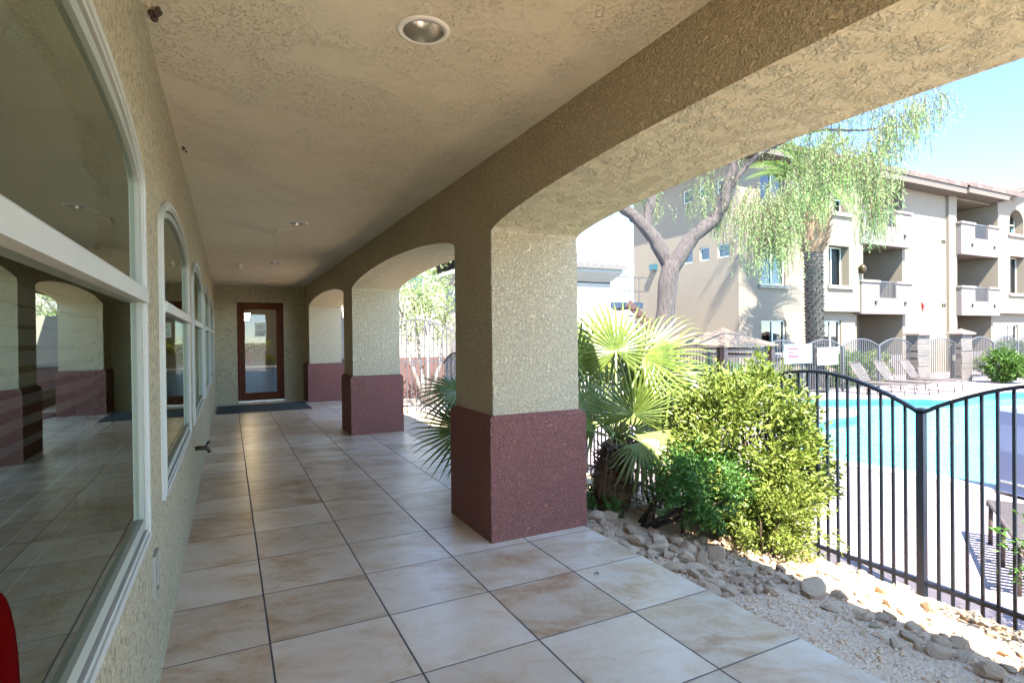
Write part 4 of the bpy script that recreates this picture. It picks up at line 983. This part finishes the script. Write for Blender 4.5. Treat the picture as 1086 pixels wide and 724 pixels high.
# far shrubs and hedges
bush('clipped_shrub', 'rounded clipped shrub beside the right stone pillar', 'shrub', (25.05,9.95), .62, .6, ZD+.08, .80, 9000, .10, 'hedge', 6, None, .3, .10, 0, 31, group='clipped shrubs across the pool')
bush('clipped_shrub', 'second clipped shrub behind the round one, below the far window', 'shrub', (28.6,11.7), .7, .6, ZD+.05, .72, 7000, .11, 'leafbush', 6, None, .3, .12, 0, 32, group='clipped shrubs across the pool')
bush('clipped_shrub', 'dark clipped shrub at the right edge across the pool', 'shrub', (31.6,12.3), .8, .7, ZD+.3, 1.0, 7000, .11, 'hedge', 6, None, .3, .12, 0, 33, group='clipped shrubs across the pool')
for k, (x, w_, h, m_) in enumerate(((11.2,.9,.75,'hedge'),(12.8,.9,.7,'hedge'),(14.4,.9,.62,'hedge'),(16.9,.9,.70,'leafbush'),(18.4,.8,.85,'hedge'),(19.6,.7,.8,'hedge'),(20.8,.7,.85,'leafbush'))):
    lab = 'hedge shrub behind the far fence, below the banners' if x < 17.5 else 'hedge shrub behind the far loungers'
    bush('hedge_shrub', lab, 'shrub', (x,12.1), w_, .5, ZD, h, 3200, .10, m_, 3, None, .4, .2, 4, 50+k, group='hedge shrubs along the far fence')

# fan palms
def fan_mesh(name, nseg=30, spread=R(290), seed=0, mat='frond', droop=.25, fold=.35):
    random.seed(seed); mb = MB()
    for k in range(nseg):
        a = -spread/2+spread*(k+.5)/nseg+random.gauss(0,.012); L = (1-.18*abs(a/(spread/2))**2)*random.uniform(.93,1.04)
        d = Vector((math.sin(a),math.cos(a),0)); s = Vector((d.y,-d.x,0)); up = Vector((0,0,1)); wmax = spread/nseg*.52
        rows = []
        for r in (0.03,.22,.42,.62,.82,1.0):
            half = wmax*r*.92 if r <= .42 else wmax*.39*((1-r)/.58)**.75+.001
            dz = -droop*(r**2.4)*(.7+.5*random.random()) if r > .3 else -droop*r**2.4
            c = d*L*r+up*(dz*L + (.10*math.cos(a)*r if r < 1 else 0)); rows.append((c-s*half, c+up*half*fold*1.3, c+s*half))
        for A, B_ in zip(rows, rows[1:]):
            mb.quad(A[0],A[1],B_[1],B_[0]); mb.quad(A[1],A[2],B_[2],B_[1])
    me_o = mb.build(name, M[mat]); me = me_o.data; bpy.data.objects.remove(me_o); return me
FAN = [fan_mesh('frond', 30, R(285), 1), fan_mesh('frond', 34, R(250), 2, droop=.18), fan_mesh('frond', 28, R(300), 3, droop=.4), fan_mesh('frond', 30, R(270), 4, 'frondpale', .35)]
def frond(t_, crown, hub, tipdir, facing, size, var):
    size = size*1.06
    """hub = where the blade starts; tipdir = blade's mid-rib; facing = approximate blade normal"""
    hub, crown = Vector(hub), Vector(crown); y = Vector(tipdir).normalized(); z = Vector(facing); z = (z-y*z.dot(y)).normalized(); x = y.cross(z)
    o = bpy.data.objects.new('frond', FAN[var]); COL.objects.link(o); o.parent = t_
    m = Matrix((x,y,z)).transposed().to_4x4(); m = Matrix.Translation(hub-Vector(ORG[t_.name])) @ m @ Matrix.Diagonal((size,size,size,1)); o.matrix_local = m
    mid = crown.lerp(hub,.5)+Vector((0,0,.06)); mb = MB(); mb.tube([crown,mid,hub+y*.03*size], [.016,.012,.008], 6); mb.v = [tuple(m.inverted() @ (Vector(v)-Vector(ORG[t_.name]))) for v in mb.v]
    me_o = mb.build('petiole', M['petiole']); me_o.parent = o
CV = Vector((-.45,-.89,.0))       # towards the walkway from the palms
RT = Vector((.89,-.45,0)); UP = Vector((0,0,1))
def fan_palm(label, base, crown, specs, seed, rad=.17, dead=20):
    random.seed(seed); t_ = thing('fan_palm', label, 'palm', base)
    base, crown = Vector(base), Vector(crown); mb = MB(); n = 9
    pts = [base.lerp(crown, k/n)+Vector((random.gauss(0,.01),random.gauss(0,.01),0)) for k in range(n+1)]
    pts[0] = base-UP*.1; mb.tube(pts, [rad*(.75+.35*math.sin(math.pi*min(1,k/n+.15))) for k in range(n+1)], 12)
    for k in range(240):                                  # old leaf bases on the trunk
        s = random.random(); p = base.lerp(crown, s); a = random.uniform(0,6.28); d = Vector((math.cos(a),math.sin(a),0)); r = rad*(.75+.3*math.sin(math.pi*s)); o = (d+UP*random.uniform(-.6,1.0)).normalized(); L = random.uniform(.05,.13); q = p+d*r*.85; sd = d.cross(UP)*random.uniform(.015,.032)
        mb.quad(q-sd, q+sd, q+sd*.55+o*L, q-sd*.55+o*L); mb.quad(q-sd*.8+d*.012, q+sd*.8+d*.012, q+sd*.3+o*L*1.1+UP*.01, q-sd*.3+o*L*1.1+UP*.01)
    for k in range(dead):                                 # hanging dry strips
        a = random.uniform(0,6.28); d = Vector((math.cos(a),math.sin(a),0)); p = base.lerp(crown,random.uniform(.4,.95))+d*rad*.9; mb.tube([p,p+d*.06-UP*.05,p+d*.07-UP*random.uniform(.12,.25)], [.01,.008,.003], 5)
    mb.build('trunk', M['boot'], t_)
    for hub, tip, face, size, var in specs: frond(t_, crown, hub, tip, face, size, var)
    return t_
c1 = Vector((3.28,4.30,.50))
def at(u, v, d):       # offset helper in metres: right, up, towards viewer, from the crown
    return c1+RT*u+UP*v-CV*(-d)
S = [ (at(.0,.86,.05), UP+RT*-.05+CV*-.1, CV+UP*.35, .50, 0),
      (at(.10,.30,.32), UP*.9+RT*.05+CV*.25, CV+UP*.3, .50, 1),
      (at(.27,.80,.0), RT*.8+UP*.55, UP*.6+CV*.6-RT*.3, .60, 1),
      (at(.52,.63,.05), RT*.95+UP*.12, UP*.9+CV*.5, .52, 2),
      (at(.22,.12,.22), RT*1.0+UP*.10, UP*.6+CV*.7, .62, 3),
      (at(.55,.02,.10), RT*.95-UP*.2, UP*.8+CV*.5, .50, 2),
      (at(-.38,.74,.0), UP*.9-RT*.35, CV*.9+UP*.4, .48, 0),
      (at(-.25,.28,.16), UP*.5-RT*.75, CV*.8+UP*.5, .48, 1),
      (at(.32,.50,-.15), RT*.6+UP*.7, CV*.8+UP*.5, .55, 3),
      (at(.12,.62,-.3), UP*.9+RT*.3-CV*.3, CV*.8+UP*.5, .55, 3),
      (at(-.15,.80,-.35), UP*.8-CV*.4-RT*.2, CV*.7+UP*.6, .55, 0),
      (at(-.45,.40,-.2), -RT*.8+UP*.4-CV*.2, UP*.8+CV*.4, .52, 2),
      (at(.30,-.02,-.25), RT*.7-CV*.5-UP*.1, UP, .52, 2),
      (at(.0,.2,-.5), -CV+UP*.2, UP*.9+CV*.3, .55, 2),
      (at(.16,.05,.30), RT*.75+CV*.45-UP*.25, UP*.7+CV*.5, .40, 3),
      (at(-.10,.10,.35), CV*.7-RT*.35+UP*.2, UP*.7+CV*.4, .34, 1)]
fan_palm('fan palm with brown shaggy trunk and bright fronds right of the near pillar', (3.26,4.36,-.15), tuple(c1), S, 2)
c2 = Vector((2.98,5.75,.40))
def b2(x, y, z): return Vector((x,y,z))
S2 = [ (b2(2.30,5.72,.50), Vector((-.9,-.05,-.35)), Vector((-.35,-.8,.45)), .58, 1), (b2(2.32,5.90,.90), Vector((-.98,.05,-.05)), Vector((-.15,-.6,.8)), .52, 2), (b2(2.42,5.6,.30), Vector((-.5,-.4,-.75)), Vector((-.3,-.8,.4)), .44, 0),
       (b2(2.75,5.8,.95), Vector((-.5,.1,.85)), Vector((-.4,-.9,.2)), .45, 0), (b2(3.1,5.5,.95), Vector((.2,-.2,.9)), Vector((-.3,-.9,.3)), .45, 1), (b2(3.35,5.75,.8), Vector((.9,.0,.4)), Vector((0,-.5,.8)), .45, 2),
       (b2(3.3,6.1,.6), Vector((.6,.7,.2)), Vector((0,0,1)), .45, 2), (b2(2.7,6.2,.7), Vector((-.4,.85,.3)), Vector((0,-.2,1)), .45, 2)]
fan_palm('fan palm half hidden behind the near pillar, fronds spreading over the tiles', (2.98,5.8,-.1), tuple(c2), S2, 5, .13, 8)

# willow-like mesquite
def tree_limbs(mb, limbs, n=10):
    for pts, rad in limbs:
        P = [Vector(p) for p in pts]; out, rr = [], []
        for i in range(len(P)-1):
            p0, p1, p2, p3 = P[max(0,i-1)], P[i], P[i+1], P[min(len(P)-1,i+2)]
            for k in range(4):
                s = k/4; q = .5*((2*p1)+(p2-p0)*s+(2*p0-5*p1+4*p2-p3)*s*s+(3*p1-p0-3*p2+p3)*s**3); out.append(q+Vector((random.gauss(0,.012),random.gauss(0,.012),0))); rr.append((rad[i]*(1-s)+rad[i+1]*s)*random.uniform(.94,1.06))
        out.append(P[-1]); rr.append(rad[-1]); mb.tube(out, rr, n)
random.seed(8)
mq = thing('willow_tree', 'grey forked trunk tree with pale weeping foliage before the apartments', 'tree', (7.62,8.47,ZD))
mb = MB()
tree_limbs(mb, [([(7.60,8.48,ZD-.1),(7.62,8.47,1.0),(7.68,8.45,2.0),(7.79,8.39,2.95)], [.26,.20,.18,.19]),
    ([(7.78,8.40,2.8),(7.55,8.52,3.3),(7.30,8.65,3.7),(7.0,8.8,3.98),(6.5,9.0,4.5),(6.0,9.2,5.2)], [.15,.14,.12,.11,.09,.05]),
    ([(7.36,8.62,3.6),(7.42,8.6,4.0),(7.50,8.6,4.5),(7.45,8.7,5.3)], [.11,.10,.09,.05]),
    ([(7.80,8.38,2.8),(8.1,8.22,3.35),(8.5,8.02,3.75),(8.72,7.92,4.15),(8.86,7.84,4.7),(9.0,7.7,5.5)], [.16,.14,.13,.12,.10,.07]),
    ([(8.72,7.92,4.2),(9.3,7.6,5.0),(10.2,7.1,5.45),(11.2,6.7,5.5),(12.2,6.2,5.6)], [.06,.045,.03,.02,.012]),
    ([(8.9,7.8,4.9),(9.5,7.6,5.9),(10.6,7.1,6.5),(11.6,6.6,6.7)], [.10,.08,.06,.03]), ([(9.0,7.7,5.3),(8.7,7.6,6.3),(8.4,7.7,7.2)], [.08,.06,.03])])
mb.build('trunk', M['bark'], mq)
mb = MB(); tw = MB()
def strand(p, L, dense=1.0, out=None):
    d = Vector((random.gauss(0,.35),random.gauss(0,.35),-.25)) if out is None else out; q = Vector(p); n = int(L/.055); pts = [tuple(q)]
    for i in range(n):
        d = (d*.86+Vector((random.gauss(0,.05),random.gauss(0,.05),-.20))).normalized(); q = q+d*.055
        if i % 4 == 0: pts.append(tuple(q))
        for s in range(2 if random.random() < .75*dense else 1):
            sd = Vector((random.gauss(0,1),random.gauss(0,1),random.gauss(-.5,.5))).normalized()
            add_leaf(mb, q, sd+d*.7, random.uniform(.05,.10), .13)
    if len(pts) > 1: tw.tube(pts, .004, 3, False)
def blob(c, r, n, L0, L1):
    for _ in range(n):
        d = Vector((random.gauss(0,1),random.gauss(0,1),random.gauss(0,1))); d = d/d.length*random.random()**.45
        strand((c[0]+d.x*r[0],c[1]+d.y*r[1],c[2]+d.z*r[2]), random.uniform(L0,L1))
BL = [((9.1,7.2,4.05),(.55,.45,.45),46,.6,1.5), ((9.65,6.9,4.35),(.6,.5,.45),34,.3,.75), ((9.3,7.1,3.6),(.45,.4,.35),24,.4,.9), ((10.1,6.7,5.0),(.6,.5,.4),40,.5,1.1),
      ((10.75,6.35,4.95),(.55,.5,.4),34,.5,1.1), ((11.25,6.1,5.6),(.55,.45,.35),30,.5,1.0), ((11.8,5.9,5.95),(.45,.4,.3),20,.4,.8), ((8.6,8.2,4.6),(.6,.5,.4),13,.4,.9),
      ((8.9,8.05,4.1),(.35,.4,.35),10,.4,.9), ((10.6,6.1,4.2),(.3,.3,.4),16,.6,1.1), ((10.5,6.1,3.9),(.15,.2,.2),6,.5,.9), ((7.2,9.2,4.5),(.6,.5,.4),9,.3,.6), ((7.8,8.95,4.5),(.4,.4,.4),7,.3,.6),
      ((9.7,6.9,6.2),(1.1,.8,.6),46,.5,1.2), ((8.4,7.6,6.4),(1.2,1.0,.8),40,.5,1.3), ((10.8,6.6,6.6),(1.0,.7,.5),36,.5,1.1), ((6.3,9.1,5.6),(1.0,.9,.6),30,.5,1.1), ((7.4,8.7,5.8),(.9,.9,.6),24,.5,1.2)]
for b in BL: blob(b[0], b[1], int(b[2]*4.6), b[3], b[4])
mb.build('crown', M['mesq'], mq); tw.build('twig', M['twig'], mq)

# date palm behind the far fence
random.seed(14)
dpx, dpy = 16.78, 11.58
dp = thing('date_palm', 'tall date palm with notched trunk in front of the apartment bay', 'palm', (dpx,dpy,ZD))
mb = MB(); mb.tube([(dpx,dpy,ZD-.1),(dpx-.02,dpy,1.5),(dpx-.05,dpy,3.2),(dpx-.08,dpy,4.4)], [.29,.245,.24,.27], 14)
z, k = ZD, 0
while z < 4.3:
    for q in range(9):
        a = q*2*math.pi/9+k*.35+random.gauss(0,.05); d = Vector((math.cos(a),math.sin(a),0)); s = Vector((-d.y,d.x,0)); p = Vector((dpx-.02*z,dpy,z))+d*.225
        mb.quad(p-s*.11-UP*.05, p+s*.11-UP*.05, p+d*.075+UP*.07+s*.07, p+d*.075+UP*.07-s*.07); mb.quad(p-s*.09+UP*.075, p+d*.075+UP*.07-s*.07, p+d*.075+UP*.07+s*.07, p+s*.09+UP*.075)
    z += .115; k += 1
mb.build('trunk', M['datebark'], dp)
mb = MB(); mb.lathe([(.28,0),(.44,.4),(.48,1.0),(.40,1.7),(.2,2.1)], (dpx-.08,dpy,4.1), 14)
for k in range(330):
    a = random.uniform(0,6.28); zz = random.uniform(0,1.9); d = Vector((math.cos(a),math.sin(a),0)); r = .30+.2*math.sin(math.pi*min(1,zz/2)); s = Vector((-d.y,d.x,0))*random.uniform(.03,.06); p = Vector((dpx-.08,dpy,4.1+zz))+d*r; o = (d+UP*1.2).normalized()*random.uniform(.12,.28)
    mb.quad(p-s,p+s,p+s*.4+o,p-s*.4+o)
mb.build('leaf_boots', M['boot'], dp)
mb = MB(); N = 16; L = 2.5
sp = [Vector((0, L*.9*(i/N), .9*(i/N)-1.15*(i/N)**2.4)) for i in range(N+1)]
mb.tube(sp, [.028*(1-.85*i/N) for i in range(N+1)], 5)
for i in range(2, N*4):
    s = i/(N*4); j = min(N-1,int(s*N)); p = sp[j].lerp(sp[j+1], s*N-j); tdir = (sp[j+1]-sp[j]).normalized()
    for sd in (-1,1): add_leaf(mb, p, Vector((sd*.8,0,random.uniform(-.1,.3)))+tdir*.75, .42*math.sin(math.pi*min(.96,.22+s*.75))*random.uniform(.85,1.1), .09, 1.57)
fo = mb.build('frond', M['dateleaf'], dp); fo.location = (-.08,0,6.15)
def place_frond(o, az, el, sc): o.matrix_local = Matrix.Translation((-.08+.06*math.cos(az),.06*math.sin(az),6.55-.0*el)) @ Euler((el,0,az)).to_matrix().to_4x4() @ Matrix.Diagonal((sc,sc,sc,1))
first = True
me = fo.data
for v in me.vertices: v.co += Vector((dpx,dpy,ZD))      # the prototype was built about the origin
for k in range(34):
    o = fo if first else fo.copy()
    if not first: COL.objects.link(o); o.parent = dp
    first = False
    place_frond(o, k*2.399, R(random.choice((62,48,35,20,5,-15,-35))+random.uniform(-8,8)), random.uniform(.85,1.1))

# plants in the lobby behind the door
t_ = thing('potted_palm', 'green potted fan palm standing behind the reception counter', 'plant', (.55, 18.0, 0))
mb = MB(); mb.lathe([(0,0),(.2,0),(.26,.45),(.22,.45),(.2,.4),(0,.4)], (.55,18.0,0), 20); mb.build('pot', M['bronze'], t_)
mb = MB(); mb.tube([(.55,18,.4),(.55,18,1.1)], [.07,.05], 8); mb.build('trunk', M['boot'], t_)
for k in range(8):
    a = k*.785; d = Vector((math.cos(a),math.sin(a),random.uniform(.2,1.0))).normalized(); frond(t_, (.55,18,1.1), (.55+d.x*.3,18+d.y*.3,1.15+d.z*.4), d, UP-CV*-.6, .42, k % 3)
bush('flower_pot', 'yellow flowering plant on the reception counter', 'plant', (1.0,16.75), .14, .12, .82, 1.12, 500, .05, 'leafbush', 3, None, .6, .2, 2, 77)

# pale trees beyond the gate
def small_tree(label, base, h, crown, r, n, mat, seed, stems=4, bark='palebark', L=(.3,.7), group=None, name='small_tree'):
    global mb, tw
    random.seed(seed); t_ = thing(name, label, 'tree', base, group); m_ = MB()
    for k in range(stems):
        a = 6.28*k/stems+random.uniform(-.4,.4); e = Vector((crown[0]+math.cos(a)*r[0]*.6,crown[1]+math.sin(a)*r[1]*.6,crown[2]+random.uniform(-.2,.4)*r[2])); b = Vector(base)-UP*.1; md = b.lerp(e,.45)+Vector((math.cos(a)*.12,math.sin(a)*.12,-.1))
        m_.tube([b,md,e], [.07,.05,.02], 7)
        for q in range(3): e2 = e+Vector((random.gauss(0,.4),random.gauss(0,.4),random.uniform(.1,.7))); m_.tube([md.lerp(e,.6),e2], [.03,.01], 5)
    m_.build('trunk', M[bark], t_)
    mb, tw = MB(), MB()
    for _ in range(n):
        d = Vector((random.gauss(0,1),random.gauss(0,1),random.gauss(0,1))).normalized(); q = 1+.3*mn.noise(d*2+Vector((seed,0,0))); d = d*q*random.random()**.4
        p = (crown[0]+d.x*r[0],crown[1]+d.y*r[1],crown[2]+d.z*r[2]); o = Vector((random.gauss(0,1),random.gauss(0,1),random.gauss(.5,.5))).normalized(); l = random.uniform(*L)
        for i in range(int(l/.035)): add_leaf(mb, Vector(p)+o*i*.035+Vector((random.gauss(0,.05),random.gauss(0,.05),random.gauss(0,.05)-.3*(i*.035)**2)), o+Vector((random.gauss(0,.8),random.gauss(0,.8),random.gauss(-.3,.7))), random.uniform(.06,.11), .38)
    mb.build('crown', M[mat], t_)
small_tree('pale green multi-stemmed tree beyond the tall garden gate', (4.8,14.6,-.3), 3, (4.75,14.7,2.35), (1.1,1.0,1.15), 330, 'olive', 61, 4)
small_tree('second pale green tree behind the garden wall, seen through the second arch', (6.6,19.5,-.3), 3, (6.4,19.5,3.0), (2.2,1.4,1.8), 420, 'olive', 62, 4)
small_tree('pale tree in the gap seen through the third arch', (3.7,19.6,-.3), 3, (3.8,19.6,2.6), (1.0,1.2,1.6), 260, 'olive', 63, 3)

# ------------------------------------------------------------------ camera, light, sky
cam = bpy.data.cameras.new('camera'); co = bpy.data.objects.new('camera', cam); COL.objects.link(co)
cam.sensor_width = 36; cam.lens = 592.9116/1086*36; cam.clip_end = 2000; cam.clip_start = .02
yaw, pitch, roll = R(26.8919), R(-.4128), R(-.6526)
fw = Vector((math.sin(yaw)*math.cos(pitch),math.cos(yaw)*math.cos(pitch),math.sin(pitch))); rt = Vector((math.cos(yaw),-math.sin(yaw),0)); up = rt.cross(fw)
r2 = rt*math.cos(roll)+up*math.sin(roll); u2 = -rt*math.sin(roll)+up*math.cos(roll)
co.matrix_world = Matrix.Translation((0,0,1.5)) @ Matrix((r2,u2,-fw)).transposed().to_4x4()
scene.camera = co
SUN = Vector((.25,.66,-1)).normalized()
sl = bpy.data.lights.new('sun', 'SUN'); sl.energy = 3.0; sl.angle = R(.53); sl.color = (1,.94,.84)
so = bpy.data.objects.new('sun', sl); COL.objects.link(so); so.rotation_euler = SUN.to_track_quat('-Z','Y').to_euler(); so.location = (0,-10,20)
w = bpy.data.worlds.new('World'); scene.world = w; w.use_nodes = True; nt = w.node_tree
bg = nt.nodes['Background']; sky = nt.nodes.new('ShaderNodeTexSky'); sky.sky_type = 'NISHITA'; sky.sun_disc = False
sky.sun_elevation = math.asin(-SUN.z); sky.sun_rotation = math.atan2(-SUN.x, -SUN.y); sky.air_density = .65; sky.dust_density = 0; sky.ozone_density = 3.5; sky.altitude = 700

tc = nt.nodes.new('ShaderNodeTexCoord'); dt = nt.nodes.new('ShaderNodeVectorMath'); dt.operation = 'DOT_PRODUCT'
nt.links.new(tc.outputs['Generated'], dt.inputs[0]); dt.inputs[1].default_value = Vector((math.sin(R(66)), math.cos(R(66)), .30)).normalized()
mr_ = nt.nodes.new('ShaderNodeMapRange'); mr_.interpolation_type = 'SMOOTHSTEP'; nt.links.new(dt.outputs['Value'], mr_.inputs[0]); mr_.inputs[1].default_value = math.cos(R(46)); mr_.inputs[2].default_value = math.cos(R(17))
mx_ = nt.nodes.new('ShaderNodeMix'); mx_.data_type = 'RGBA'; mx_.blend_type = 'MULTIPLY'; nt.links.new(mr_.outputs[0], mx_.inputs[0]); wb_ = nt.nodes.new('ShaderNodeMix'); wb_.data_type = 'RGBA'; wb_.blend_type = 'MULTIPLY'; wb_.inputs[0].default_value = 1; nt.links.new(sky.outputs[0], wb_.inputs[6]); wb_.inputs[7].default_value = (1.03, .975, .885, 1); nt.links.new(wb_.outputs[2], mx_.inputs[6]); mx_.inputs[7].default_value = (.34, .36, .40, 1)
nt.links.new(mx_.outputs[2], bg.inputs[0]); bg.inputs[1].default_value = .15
vs = scene.view_settings; vs.view_transform = 'Standard'; vs.look = 'None'; vs.exposure = 3.7; vs.gamma = 1; vs.use_curve_mapping = False
cy_ = scene.cycles; cy_.use_denoising = True; cy_.max_bounces = 10; cy_.diffuse_bounces = 6; cy_.glossy_bounces = 4; cy_.transparent_max_bounces = 24; cy_.transmission_bounces = 4
cy_.sample_clamp_indirect = 6; cy_.caustics_reflective = False; cy_.caustics_refractive = False
